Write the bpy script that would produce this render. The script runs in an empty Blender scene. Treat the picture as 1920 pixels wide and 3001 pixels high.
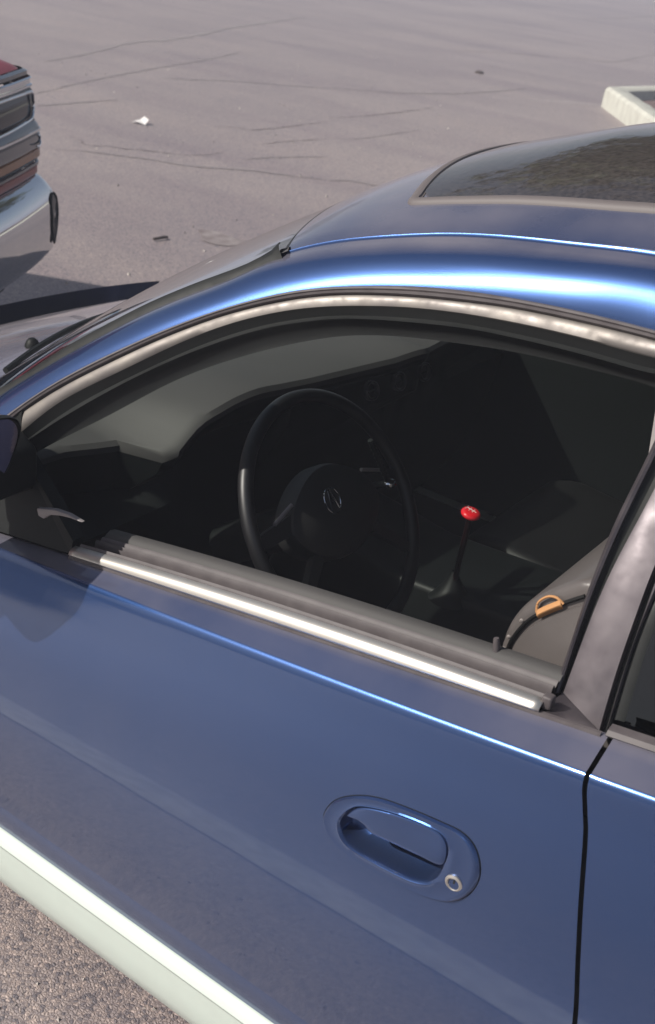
import bpy, bmesh, math, random
from mathutils import Vector, Matrix
random.seed(7)
S = bpy.context.scene
COL = S.collection

D = {
 'out': [(-0.2134,0.1404,0.9752),(-0.1883,0.1532,1.0016),(-0.1187,0.1849,1.0657),(-0.0253,0.2234,1.136),(0.0644,0.259,1.1953),(0.1531,0.2897,1.2439),(0.233,0.3115,1.2771),(0.3446,0.3321,1.307),(0.4328,0.3438,1.3234),(0.5193,0.3507,1.3333),(0.6035,0.3549,1.3395),(0.7,0.3578,1.3427)],
 'mould': [(-0.2073,0.1349,0.9619),(-0.1738,0.1535,1.0029),(-0.114,0.1806,1.0577),(-0.0207,0.2191,1.1282),(0.0398,0.2436,1.1702),(0.1272,0.2754,1.2219),(0.238,0.3062,1.2693),(0.3506,0.3253,1.2977),(0.4825,0.3401,1.319),(0.5676,0.3462,1.3272),(0.7051,0.3507,1.3339)],
 'trim': [(-0.1969,0.1254,0.9315),(-0.1662,0.1417,0.9697),(-0.1061,0.1735,1.0359),(-0.0126,0.2118,1.1077),(0.0758,0.2483,1.172),(0.1554,0.2766,1.2181),(0.2446,0.3,1.2543),(0.3565,0.32,1.2829),(0.4455,0.3303,1.2979),(0.5327,0.3357,1.307),(0.6171,0.3394,1.3121),(0.7134,0.342,1.3149)],
 'ridge': [(-0.1661,0.14,0.9469),(-0.1012,0.1692,1.01),(-0.0092,0.2092,1.0879),(0.0802,0.2451,1.1522),(0.1684,0.2762,1.2038),(0.2415,0.2958,1.2347),(0.3163,0.31,1.257),(0.451,0.3262,1.2814),(0.538,0.3324,1.2899),(0.6228,0.3359,1.2944),(0.7195,0.3378,1.2976)],
 'inner': [(-0.1752,0.1474,0.9105),(-0.1389,0.1628,0.9473),(-0.0407,0.1989,1.0245),(0.064,0.2437,1.109),(0.1693,0.2792,1.1719),(0.2702,0.3077,1.2179),(0.3473,0.3225,1.2407),(0.424,0.3315,1.2546),(0.531,0.3408,1.2691),(0.6231,0.3455,1.2757),(0.7112,0.3482,1.2793)],
 'ditch': [(0.1266,0.375,1.2899),(0.1965,0.39,1.3213),(0.2896,0.405,1.3503),(0.3785,0.42,1.3727),(0.4693,0.423,1.3895),(0.5568,0.424,1.4017),(0.6547,0.424,1.4159)],
 'wind': [(-0.2784,0.1952,0.9847),(-0.1767,0.2382,1.0715),(-0.1125,0.2661,1.1233),(-0.0519,0.2938,1.1704),(0.0099,0.3182,1.211),(0.0904,0.3494,1.259),(0.1117,0.3646,1.2813)],
 'e0': [(0.7557,0.1437,0.9544),(0.7537,0.1681,1.008),(0.7501,0.1871,1.0467),(0.7473,0.2073,1.0846),(0.7457,0.2385,1.1408),(0.7489,0.2693,1.1934),(0.7508,0.2978,1.2377)],
 'e1': [(0.7645,0.139,0.9634),(0.7573,0.1865,1.0602),(0.7565,0.2291,1.1382),(0.7597,0.2658,1.2004),(0.7609,0.2813,1.2244)],
 'e2': [(0.7692,0.1405,0.9651),(0.7662,0.1882,1.0635),(0.7681,0.2157,1.1142),(0.776,0.2627,1.1943)],
 'e3': [(0.8262,0.1279,0.9464),(0.8192,0.1569,1.0089),(0.8153,0.188,1.0715),(0.8125,0.2169,1.1234)],
 'e4': [(0.8319,0.1385,0.9616),(0.8233,0.1784,1.0455),(0.8237,0.2055,1.097)],
 'belt': [(0.0144,0.085,0.8433),(0.1235,0.085,0.8634),(0.2828,0.085,0.888),(0.3917,0.085,0.9069),(0.4738,0.085,0.9168),(0.5458,0.085,0.9285),(0.7668,0.085,0.9638),(0.8397,0.085,0.9733),(0.9007,0.085,0.9852)],
 'beltTop': [(0.0034,0.095,0.8594),(0.0479,0.095,0.8665),(0.1545,0.095,0.882),(0.2729,0.095,0.9016),(0.3818,0.095,0.9243),(0.4636,0.095,0.9384),(0.5361,0.095,0.9475),(0.7649,0.095,0.9751)],
 'chan': [(-0.0267,0.15,0.8527),(0.1851,0.15,0.8956),(0.3394,0.15,0.9145),(0.425,0.15,0.9262),(0.5005,0.15,0.9373),(0.6689,0.15,0.9602),(0.753,0.15,0.9787)],
 'shoulder': [(0.0442,0.0553,0.8357),(0.1962,0.0528,0.8608),(0.3139,0.0507,0.8756),(0.4228,0.0485,0.8879),(0.5041,0.0468,0.8989),(0.5753,0.0453,0.912),(0.7016,0.0423,0.9264),(0.8442,0.0384,0.9533),(0.9002,0.0367,0.9679),(0.9254,0.036,0.9657)],
 'doorbot': [(-0.0636,0.0,0.3707),(0.1359,0.0,0.3713),(0.317,0.0,0.3751),(0.4802,0.0,0.3838),(0.5724,0.0,0.3797)],
 'whitetop': [(-0.0773,0.01,0.3061),(0.1266,0.01,0.3144),(0.3125,0.01,0.3008),(0.4972,0.01,0.2972)],
 'ridgeW': [(-0.0708,0.004,0.2816),(0.0846,0.004,0.2856),(0.2284,0.004,0.2893),(0.3619,0.004,0.2928),(0.4792,0.004,0.2881)],
 'whitebot': [(-0.1052,0.03,0.1583),(0.0574,0.03,0.161),(0.208,0.03,0.1636),(0.3656,0.03,0.1701)],
 'gap': [(0.8497,0.0379,0.9791),(0.847,0.0376,0.9656),(0.851,0.0335,0.9428),(0.8663,0.0229,0.8995),(0.8803,0.011,0.8436),(0.9028,-0.0026,0.7479),(0.9204,-0.0104,0.6647)],
 'hOut': [(0.5567,-0.0004,0.7319),(0.5574,0.0019,0.7508),(0.5692,0.0058,0.7707),(0.5946,0.0093,0.7896),(0.6254,0.0113,0.8024),(0.6672,0.0117,0.811),(0.7086,0.0114,0.8169),(0.7359,0.0108,0.8192),(0.7558,0.009,0.8113),(0.7682,0.0049,0.7936),(0.7714,0.001,0.774),(0.7654,-0.001,0.751),(0.7521,-0.0025,0.7326),(0.731,-0.0036,0.7211),(0.6939,-0.0038,0.7119),(0.6506,-0.0039,0.7074),(0.609,-0.0034,0.708),(0.5762,-0.0022,0.7145)],
 'hIn': [(0.5806,0.0003,0.7417),(0.5855,0.0036,0.76),(0.5984,0.0065,0.777),(0.6211,0.0084,0.7881),(0.6606,0.009,0.7997),(0.6996,0.0098,0.8057),(0.7178,0.0085,0.8026),(0.7276,0.0052,0.7889),(0.727,0.001,0.7667),(0.7223,-0.0008,0.7488),(0.7094,-0.002,0.7345),(0.6865,-0.0024,0.7259),(0.6492,-0.0021,0.7217),(0.6107,-0.0021,0.7201),(0.5905,-0.001,0.7252)],
 'flap': [(0.5875,0.0027,0.7584),(0.5988,0.0061,0.7759),(0.6214,0.0081,0.7874),(0.6606,0.0094,0.7983),(0.6999,0.0095,0.805),(0.7173,0.0079,0.8022),(0.7264,0.0052,0.7881),(0.724,0.0011,0.768),(0.6924,0.001,0.7632),(0.6601,0.001,0.7593),(0.6267,0.0014,0.755),(0.6123,0.0026,0.7601),(0.5969,0.0028,0.7607)],
 'key': [(0.7451,-0.0001,0.7559)],
 'seam': [(0.6553,0.24,0.891),(0.6566,0.24,0.9213),(0.6602,0.24,0.952),(0.6731,0.24,0.984),(0.6893,0.24,1.0067),(0.7108,0.24,1.0289),(0.7394,0.24,1.054)],
 'lock': [(0.6697,0.15,0.989),(0.6769,0.15,0.9602)],
 'knob': [(0.3005,0.8,0.7781)],
 'stalktip': [(0.1989,0.66,0.8477)],
 'stalk0': [(0.1842,0.6,0.9456)],
 'emblem': [(0.1673,0.51,0.8606)],
 'vents': [(-0.024,0.9165,0.895),(-0.0165,1.0063,0.895),(-0.0121,1.0998,0.895)],
 'curb': [(-4.4953,12.4103,0.0),(-3.8101,11.4716,0.0)],
 'curbT': [(-4.4688,12.4443,0.22),(-3.2372,10.5862,0.22),(-4.3019,13.4405,0.22)],
 'curbI': [(-4.2088,12.5937,0.22),(-4.1356,13.0291,0.22)],
 'line': [(-5.3509,11.3444,0.0),(-5.0817,11.8229,0.0),(-4.5457,12.522,0.0)],
 'litter': [(-5.7184,6.1682,0.0)],
 'stick': [(-3.2496,3.7277,0.0),(-3.2434,3.8296,0.0)],
 'stain': [(-3.061,4.0945,0.0)],
 'spot': [(-6.5529,13.1934,0.0)],
 'shad': [(-0.1928,0.0999,0.0),(-0.1344,0.1412,0.0),(-0.0592,0.1243,0.0),(-0.1315,0.0483,0.0)],
 'adj': [(-0.053,0.072,0.9075),(-0.0494,0.072,0.8963),(-0.0383,0.072,0.8956),(-0.0244,0.072,0.9075),(-0.0034,0.072,0.9147),(0.018,0.072,0.9193),(0.0426,0.072,0.922),(0.0144,0.072,0.9241),(-0.0142,0.072,0.9206),(-0.0361,0.072,0.9136)],
 'nozzle': [(-0.6172,0.5608,0.895)],
 'crack0': [(-5.5679,5.2743,-0.0),(-5.4565,5.2542,0.0),(-5.2802,5.1708,0.0),(-5.1912,5.2738,0.0),(-5.0756,5.3301,0.0),(-4.9974,5.4242,0.0),(-4.8634,5.5053,0.0),(-4.6838,5.6735,-0.0),(-4.6747,5.9963,-0.0)],
 'crack1': [(-5.298,4.8052,0.0),(-5.125,5.0027,-0.0),(-4.7402,5.2445,0.0),(-4.4915,5.3475,0.0),(-4.2446,5.5863,0.0),(-4.1374,5.6927,0.0),(-3.8728,5.8449,0.0),(-3.7129,5.9851,0.0)],
 'crack2': [(-5.4233,6.7089,0.0),(-5.3087,6.8452,0.0),(-5.1763,6.9066,0.0),(-5.1452,7.2088,0.0),(-5.1559,7.6428,-0.0),(-5.1448,7.9446,0.0)],
 'crack3': [(-4.7524,6.5236,0.0),(-4.7368,6.8314,0.0),(-4.6489,7.266,-0.0)],
 'crack4': [(-4.4332,5.9305,0.0),(-4.401,6.1405,0.0),(-4.3103,6.416,0.0),(-4.2038,6.6569,0.0)],
 'crack5': [(-6.9912,6.1136,0.0),(-7.4076,7.17,0.0),(-7.6893,8.0129,0.0),(-7.9567,8.9209,0.0),(-8.2633,9.9625,0.0),(-8.6441,10.9938,0.0)],
 'crack6': [(-6.5948,5.8117,0.0),(-6.6035,6.4066,0.0),(-6.5873,6.7951,0.0)],
 'crack7': [(-7.3695,8.1659,0.0),(-7.2181,8.4396,0.0),(-7.025,8.8758,0.0),(-6.6648,9.307,0.0),(-6.4054,9.6697,0.0)],
 'crack8': [(-8.4707,7.6007,0.0),(-8.7936,8.486,0.0),(-9.4366,9.8484,0.0),(-9.5873,10.7516,0.0),(-10.4327,12.9073,0.0),(-11.4243,15.9955,0.0)],
 'crack9': [(-5.281,8.1305,-0.0),(-5.211,8.5423,0.0),(-5.1972,8.9918,0.0),(-5.2039,9.5426,0.0),(-5.2333,9.9171,0.0)],
 'crack10': [(-4.678,7.3053,0.0),(-4.5556,7.5665,0.0),(-4.5408,8.0025,0.0),(-4.566,8.5685,0.0)],
 'crack11': [(-3.692,5.9561,0.0),(-3.6159,6.1107,0.0),(-3.4648,6.1604,0.0),(-3.3189,6.2156,0.0)],
 'crack12': [(-6.4056,9.6693,0.0),(-6.1321,10.0696,0.0),(-5.9447,10.2849,0.0),(-5.7917,10.7379,0.0),(-5.6862,11.113,0.0),(-5.5933,11.9356,0.0),(-5.5998,12.7024,0.0)],
 'crack13': [(-8.0637,15.0112,0.0),(-7.7747,15.9129,-0.0),(-7.3928,16.5795,0.0),(-7.0508,17.0739,0.0),(-6.6335,17.5091,0.0),(-6.7648,18.7514,0.0),(-6.9713,20.1866,0.0)],
 'crack14': [(-10.9833,25.7905,-0.0),(-11.1024,28.4918,0.0),(-11.4362,31.238,0.0)],
 'PT': [-0.04383463400200744,0.1901755940561291,0.8567547061786019],
 'CAM': ([1.1358757063354639,-0.9759658204831995,1.7498560417642541],[[0.8025610557032578,-0.3507059129178256,0.4825982951823878],[0.586501953335765,0.3158466883362008,-0.7458259369319272],[0.10913849275945073,0.8816156941159394,0.4591759546041864]],41.316512622469716),
 'PS': [0.02835802875253816,0.11903594249296945,0.8331048295120899],
 'PB': [-0.007046666533752216,0.16380329536192456,0.8420764494593914],
}


# ------------------------------------------------------------------ camera
cd = bpy.data.cameras.new('camera'); cam = bpy.data.objects.new('camera', cd); COL.objects.link(cam)
cl, cm, clens = D['CAM']
mw = Matrix([[cm[0][0], cm[0][1], cm[0][2], cl[0]], [cm[1][0], cm[1][1], cm[1][2], cl[1]],
             [cm[2][0], cm[2][1], cm[2][2], cl[2]], [0, 0, 0, 1]])
cam.matrix_world = mw
cd.sensor_fit = 'VERTICAL'; cd.sensor_height = 36; cd.sensor_width = 23.03; cd.lens = clens
cd.clip_start = .05; cd.clip_end = 900
cd.dof.use_dof = True; cd.dof.focus_distance = 1.75; cd.dof.aperture_fstop = 9
S.camera = cam
# ------------------------------------------------------------------ world and sun
LIGHT = Vector((.70, .93, -1.0)).normalized()
el = math.asin(-LIGHT.z); az = math.atan2(-LIGHT.x, -LIGHT.y)
w = bpy.data.worlds.new('World'); S.world = w; w.use_nodes = True
nt = w.node_tree; nt.nodes.clear()
sky = nt.nodes.new('ShaderNodeTexSky'); sky.sky_type = 'NISHITA'; sky.sun_disc = False
sky.sun_elevation = el; sky.sun_rotation = az; sky.dust_density = 2.5; sky.air_density = 1.2
bg = nt.nodes.new('ShaderNodeBackground'); bg.inputs[1].default_value = .055
wo = nt.nodes.new('ShaderNodeOutputWorld')
nt.links.new(sky.outputs[0], bg.inputs[0]); nt.links.new(bg.outputs[0], wo.inputs[0])
sd = bpy.data.lights.new('sun', 'SUN'); sd.energy = 4.7; sd.angle = math.radians(.55); sd.color = (1, .95, .87)
so = bpy.data.objects.new('sun', sd); COL.objects.link(so); so.location = (-4, -6, 9)
so.rotation_euler = LIGHT.to_track_quat('-Z', 'Y').to_euler()
S.view_settings.view_transform = 'Standard'; S.view_settings.look = 'None'
S.view_settings.exposure = 0.5; S.view_settings.gamma = 1
S.render.engine = 'CYCLES'; S.cycles.max_bounces = 8; S.cycles.transparent_max_bounces = 12

# ------------------------------------------------------------------ materials
def mat(name, col, rough=.5, metal=0, coat=0, coat_rough=.04, spec=.5, var=None, bump=None, emit=None, rvar=None):
    """var = (scale, strength, second colour); bump = (scale, strength, distance)"""
    m = bpy.data.materials.new(name); m.use_nodes = True; n = m.node_tree.nodes; l = m.node_tree.links
    b = n['Principled BSDF']
    b.inputs['Base Color'].default_value = (*col, 1); b.inputs['Roughness'].default_value = rough
    b.inputs['Metallic'].default_value = metal; b.inputs['Specular IOR Level'].default_value = spec
    b.inputs['Coat Weight'].default_value = coat; b.inputs['Coat Roughness'].default_value = coat_rough
    tc = n.new('ShaderNodeTexCoord')
    if var:
        t = n.new('ShaderNodeTexNoise'); t.inputs['Scale'].default_value = var[0]; t.inputs['Detail'].default_value = 6
        l.new(tc.outputs['Object'], t.inputs['Vector'])
        r = n.new('ShaderNodeMapRange'); r.inputs[1].default_value = .35; r.inputs[2].default_value = .68
        r.inputs[4].default_value = var[1]; l.new(t.outputs[0], r.inputs[0])
        x = n.new('ShaderNodeMix'); x.data_type = 'RGBA'; l.new(r.outputs[0], x.inputs[0])
        x.inputs[6].default_value = (*col, 1); x.inputs[7].default_value = (*var[2], 1)
        l.new(x.outputs[2], b.inputs['Base Color'])
    if rvar:
        t = n.new('ShaderNodeTexNoise'); t.inputs['Scale'].default_value = rvar[0]; t.inputs['Detail'].default_value = 5
        l.new(tc.outputs['Object'], t.inputs['Vector'])
        r = n.new('ShaderNodeMapRange'); r.inputs[1].default_value = .3; r.inputs[2].default_value = .7
        r.inputs[3].default_value = rvar[1]; r.inputs[4].default_value = rvar[2]
        l.new(t.outputs[0], r.inputs[0]); l.new(r.outputs[0], b.inputs['Roughness'])
    if bump:
        t = n.new('ShaderNodeTexNoise'); t.inputs['Scale'].default_value = bump[0]; t.inputs['Detail'].default_value = 5
        l.new(tc.outputs['Object'], t.inputs['Vector'])
        k = n.new('ShaderNodeBump'); k.inputs['Strength'].default_value = bump[1]; k.inputs['Distance'].default_value = bump[2]
        l.new(t.outputs[0], k.inputs['Height']); l.new(k.outputs[0], b.inputs['Normal'])
    return m

def glassmat(name, tint, refl=1.0):
    m = bpy.data.materials.new(name); m.use_nodes = True; n = m.node_tree.nodes; l = m.node_tree.links; n.clear()
    o = n.new('ShaderNodeOutputMaterial'); mx = n.new('ShaderNodeMixShader'); f = n.new('ShaderNodeFresnel')
    f.inputs[0].default_value = 1.5
    t = n.new('ShaderNodeBsdfTransparent'); t.inputs[0].default_value = (*tint, 1)
    g = n.new('ShaderNodeBsdfGlossy'); g.inputs[1].default_value = .02
    mu = n.new('ShaderNodeMath'); mu.operation = 'MULTIPLY'; mu.inputs[1].default_value = refl
    l.new(f.outputs[0], mu.inputs[0]); l.new(mu.outputs[0], mx.inputs[0]); l.new(t.outputs[0], mx.inputs[1]); l.new(g.outputs[0], mx.inputs[2])
    l.new(mx.outputs[0], o.inputs[0]); return m

def paintmat(name, col, metal=.75, dust_sheen=.6):
    """metallic car paint: flake grain, clear coat, dusty film and painted grazing sheen on faces turned up"""
    m = mat(name, col, rough=.27, metal=metal, coat=1.0, coat_rough=.05)
    n = m.node_tree.nodes; l = m.node_tree.links; b = n['Principled BSDF']
    tc = n['Texture Coordinate']
    v = n.new('ShaderNodeTexVoronoi'); v.inputs['Scale'].default_value = 900
    l.new(tc.outputs['Object'], v.inputs['Vector'])
    k = n.new('ShaderNodeBump'); k.inputs['Strength'].default_value = .10; k.inputs['Distance'].default_value = .0004
    l.new(v.outputs['Distance'], k.inputs['Height']); l.new(k.outputs[0], b.inputs['Normal'])
    # dusty film; its grey on upward faces also paints in grazing reflection
    geo = n.new('ShaderNodeNewGeometry'); sx = n.new('ShaderNodeSeparateXYZ'); l.new(geo.outputs['Normal'], sx.inputs[0])
    r = n.new('ShaderNodeMapRange'); r.inputs[1].default_value = .80; r.inputs[2].default_value = .95; r.inputs[4].default_value = dust_sheen
    l.new(sx.outputs['Z'], r.inputs[0])
    t = n.new('ShaderNodeTexNoise'); t.inputs['Scale'].default_value = 7; t.inputs['Detail'].default_value = 8
    l.new(tc.outputs['Object'], t.inputs['Vector'])
    mu = n.new('ShaderNodeMath'); mu.operation = 'MULTIPLY'; l.new(r.outputs[0], mu.inputs[0]); l.new(t.outputs[0], mu.inputs[1])
    ad = n.new('ShaderNodeMath'); ad.operation = 'MULTIPLY_ADD'; l.new(t.outputs[0], ad.inputs[0]); ad.inputs[1].default_value = .022
    gx = n.new('ShaderNodeSeparateXYZ'); l.new(tc.outputs['Object'], gx.inputs[0])
    gr = n.new('ShaderNodeMapRange'); gr.inputs[1].default_value = .85; gr.inputs[2].default_value = .35; gr.inputs[4].default_value = .11; l.new(gx.outputs['Z'], gr.inputs[0])
    gm = n.new('ShaderNodeMath'); gm.operation = 'MULTIPLY_ADD'; l.new(gr.outputs[0], gm.inputs[0]); l.new(t.outputs[0], gm.inputs[1]); l.new(mu.outputs[0], gm.inputs[2])
    l.new(gm.outputs[0], ad.inputs[2])
    d = n.new('ShaderNodeBsdfDiffuse'); d.inputs[0].default_value = (.27, .24, .25, 1)
    mx = n.new('ShaderNodeMixShader'); l.new(ad.outputs[0], mx.inputs[0]); l.new(b.outputs[0], mx.inputs[1]); l.new(d.outputs[0], mx.inputs[2])
    l.new(mx.outputs[0], n['Material Output'].inputs[0])
    return m

PAINT = paintmat('blue metallic paint', (.016, .052, .165), .74)
CLEANP = paintmat('blue metallic paint kept clean', (.017, .055, .175), .8, 0)
WHITE = mat('white cladding paint', (.52, .59, .54), rough=.4, coat=.3, var=(14, .3, (.47, .51, .47)))
SEALM = mat('sun bleached roof seal', (.105, .09, .09), rough=.6)
VENTM = mat('satin vent ring', (.022, .022, .024), rough=.35)
RUBBER = mat('black rubber', (.008, .009, .009), rough=.5, spec=.25, rvar=(30, .4, .65))
GREYRUB = mat('weathered grey rubber', (.060, .050, .053), rough=.6, var=(40, .7, (.09, .078, .08)))
PILLARM = mat('dull pillar metal', (.105, .092, .100), rough=.42, metal=.6, var=(22, .9, (.07, .06, .068)), rvar=(40, .35, .55))
STEEL = mat('cloudy stainless trim', (.175, .160, .148), rough=.45, metal=.75, var=(26, .9, (.13, .118, .115)), rvar=(50, .42, .62))
BRIGHT = mat('bright belt moulding', (.50, .47, .43), rough=.36, metal=.85, var=(80, .5, (.5, .48, .46)))
CHROME = mat('chrome', (.60, .63, .67), rough=.05, metal=1)
BLACK = mat('black plastic', (.006, .007, .007), rough=.55, spec=.2)
DARK = mat('dark cavity', (.006, .007, .007), rough=.9)
DASH = mat('charcoal dash vinyl', (.040, .038, .037), rough=.7, bump=(400, .25, .0005), var=(3, .4, (.065, .06, .06)))
FASCIA = mat('shaded cabin trim', (.004, .005, .005), rough=.5, spec=.2)  # far darker than the dash top: cabin shade is put into the colour
CARPET = mat('black carpet', (.010, .010, .010), rough=.95)
LEATHER = mat('shaded seat leather', (.005, .005, .005), rough=.5, spec=.2, bump=(260, .2, .0005))  # near-black copy of the seat leather, with cabin shade painted in
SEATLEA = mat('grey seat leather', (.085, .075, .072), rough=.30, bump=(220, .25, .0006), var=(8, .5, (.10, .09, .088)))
PALELEA = mat('grey trim plastic', (.20, .18, .18), rough=.45)
THREAD = mat('pale thread', (.20, .18, .17), rough=.8)
ORANGE = mat('orange tag fabric', (.40, .20, .08), rough=.8)
RED = mat('glossy red knob', (.62, .012, .02), rough=.12, coat=1)
REDROD = mat('dark red anodised rod', (.012, .002, .003), rough=.4, metal=.4)
PRINT = mat('pale print', (.72, .62, .60), rough=.5)
TYRE = mat('tyre rubber', (.016, .016, .017), rough=.8, bump=(60, .4, .002))
ALLOY = mat('alloy rim', (.55, .55, .56), rough=.3, metal=.9)
GLASS = glassmat('clear windshield glass', (.80, .86, .82))
TINT = glassmat('dark tinted glass', (.02, .022, .022), 1.6)
MIRROR = mat('mirror glass', (.62, .53, .55), rough=.12, metal=1, bump=(90, .12, .001))
TRUCKRED = mat('dark red truck paint', (.20, .006, .012), rough=.4, coat=.35, spec=.3)
AMBER = mat('amber lens', (.22, .07, .012), rough=.2, coat=.2)
LENS = mat('clear lens', (.09, .10, .12), rough=.06, coat=.3, metal=.7)
SMOKE = mat('smoked lens', (.012, .018, .028), rough=.12, spec=.25)
CONC = mat('pale concrete', (.50, .50, .44), rough=.85, var=(6, .8, (.38, .37, .33)), bump=(40, .5, .01))
SOIL = mat('reddish soil', (.17, .11, .10), rough=.95, var=(30, 1, (.11, .075, .07)), bump=(60, 1, .02))
PAPER = mat('white paper', (.78, .76, .74), rough=.8)
TWIG = mat('dark twig', (.05, .035, .03), rough=.9)
LINEP = mat('worn white road paint', (.75, .73, .70), rough=.8, var=(18, .6, (.40, .37, .35)))
BARK = mat('bark', (.13, .095, .07), rough=.9, bump=(20, .8, .03))
LEAF = mat('leaves', (.055, .085, .028), rough=.6, var=(.6, .9, (.085, .10, .035)))

# ------------------------------------------------------------------ mesh helpers
def link(name, me, mt, parent=None, smooth=True):
    o = bpy.data.objects.new(name, me); COL.objects.link(o)
    if mt: me.materials.append(mt)
    if smooth:
        me.polygons.foreach_set('use_smooth', [True] * len(me.polygons))
        try: me.set_sharp_from_angle(angle=math.radians(38))
        except Exception: pass
    if parent: o.parent = parent; 
    return o
def mk(name, v, f, mt, parent=None, smooth=True):
    me = bpy.data.meshes.new(name); me.from_pydata([tuple(p) for p in v], [], f); me.validate(); me.update()
    return link(name, me, mt, parent, smooth)
def empty(name, label, cat, group=None, loc=(0, 0, 0)):
    o = bpy.data.objects.new(name, None); COL.objects.link(o); o.location = loc; o.empty_display_size = .1
    o['label'] = label; o['category'] = cat
    if group: o['group'] = group
    return o
def tag(o, label=None, cat=None, kind=None, group=None):
    if label: o['label'] = label
    if cat: o['category'] = cat
    if kind: o['kind'] = kind
    if group: o['group'] = group
    return o
def catmull(P, n, closed=False):
    P = [Vector(p) for p in P]; m = len(P)
    # arc-length parametrised Catmull-Rom
    seg = m if closed else m - 1; pts = []
    for i in range(seg):
        if closed: a, b, c, d = P[(i - 1) % m], P[i], P[(i + 1) % m], P[(i + 2) % m]
        else: a, b, c, d = P[max(i - 1, 0)], P[i], P[i + 1], P[min(i + 2, m - 1)]
        for k in range(12):
            t = k / 12
            pts.append(.5 * ((2 * b) + (c - a) * t + (2 * a - 5 * b + 4 * c - d) * t * t + (3 * b - a - 3 * c + d) * t ** 3))
    pts.append(P[0].copy() if closed else P[-1].copy())
    L = [0]
    for i in range(1, len(pts)): L.append(L[-1] + (pts[i] - pts[i - 1]).length)
    out = []; j = 0; N = n if closed else n - 1
    for i in range(n):
        s = L[-1] * i / N
        while j < len(L) - 2 and L[j + 1] < s: j += 1
        u = (s - L[j]) / max(L[j + 1] - L[j], 1e-9)
        out.append(pts[j].lerp(pts[j + 1], u))
    return out
def sm(P, n, it=3):
    """resample, then smooth out tracing jitter"""
    Q = catmull(P, n)
    for _ in range(it):
        Q = [Q[0]] + [(Q[i - 1] + 2 * Q[i] + Q[i + 1]) / 4 for i in range(1, n - 1)] + [Q[-1]]
    return Q
def grid(rows, closed=False, closed_rows=False):
    n = len(rows[0]); v = [p for r in rows for p in r]; f = []
    R = len(rows); 
    for i in range(R - (0 if closed_rows else 1)):
        for j in range(n - (0 if closed else 1)):
            a = i * n + j; b = i * n + (j + 1) % n; i2 = (i + 1) % R
            f.append((a, b, i2 * n + (j + 1) % n, i2 * n + j))
    return v, f
def loft(name, rows, mt, parent=None, closed=False, closed_rows=False, thick=0, smooth=True):
    v, f = grid(rows, closed, closed_rows); o = mk(name, v, f, mt, parent, smooth)
    if thick:
        s = o.modifiers.new('s', 'SOLIDIFY'); s.thickness = thick; s.offset = 0
    return o
def tube(name, P, r, mt, parent=None, k=10, closed=False, taper=None):
    P = [Vector(p) for p in P]; n = len(P); rows = []
    up = Vector((0, 0, 1))
    for i, p in enumerate(P):
        a = P[(i - 1) % n] if (closed or i) else P[0]; b = P[(i + 1) % n] if (closed or i < n - 1) else P[-1]
        t = (b - a).normalized(); s = t.cross(up)
        if s.length < .05: s = t.cross(Vector((1, 0, 0)))
        s.normalize(); q = s.cross(t); rr = r if taper is None else r * taper[i]
        rows.append([p + rr * (math.cos(2 * math.pi * j / k) * s + math.sin(2 * math.pi * j / k) * q) for j in range(k)])
    v, f = grid(rows, True, closed)
    if not closed: f.append(tuple(range(k))[::-1]); f.append(tuple((n - 1) * k + j for j in range(k)))
    return mk(name, v, f, mt, parent)
def prism(name, poly, y0, y1, mt, parent=None, bev=0, axis='y', seg=3):
    """closed polygon in x-z (axis y) or x-y (axis z) pulled through a thickness, edges rounded"""
    bm = bmesh.new()
    def P(a, b, c): return (a, c, b) if axis == 'y' else ((a, b, c) if axis == 'z' else (c, a, b))
    A = [bm.verts.new(P(a, b, y0)) for a, b in poly]; B = [bm.verts.new(P(a, b, y1)) for a, b in poly]
    n = len(poly); bm.faces.new(A); bm.faces.new(B[::-1])
    for i in range(n): bm.faces.new((A[i], B[i], B[(i + 1) % n], A[(i + 1) % n]))
    bmesh.ops.recalc_face_normals(bm, faces=bm.faces)
    if bev: bmesh.ops.bevel(bm, geom=list(bm.edges), offset=bev, segments=seg, affect='EDGES', profile=.5, clamp_overlap=True)
    me = bpy.data.meshes.new(name); bm.to_mesh(me); bm.free()
    return link(name, me, mt, parent)
def box(name, lo, hi, mt, parent=None, bev=.004):
    return prism(name, [(lo[0], lo[2]), (hi[0], lo[2]), (hi[0], hi[2]), (lo[0], hi[2])], lo[1], hi[1], mt, parent, bev)
def revolve(name, prof, c, ax, mt, parent=None, k=32):
    """profile [(radius, height)] about axis ax through c"""
    ax = Vector(ax).normalized(); s = ax.orthogonal().normalized(); q = ax.cross(s); c = Vector(c)
    rows = [[c + ax * h + r * (math.cos(2 * math.pi * j / k) * s + math.sin(2 * math.pi * j / k) * q) for j in range(k)] for r, h in prof]
    return loft(name, rows, mt, parent, closed=True)
def V(*a): return Vector(a)
def ip(xs, ys, x):
    if x <= xs[0]: return ys[0]
    for i in range(1, len(xs)):
        if x <= xs[i]:
            u = (x - xs[i - 1]) / (xs[i] - xs[i - 1]); return ys[i - 1] + (ys[i] - ys[i - 1]) * u
    return ys[-1]
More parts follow.
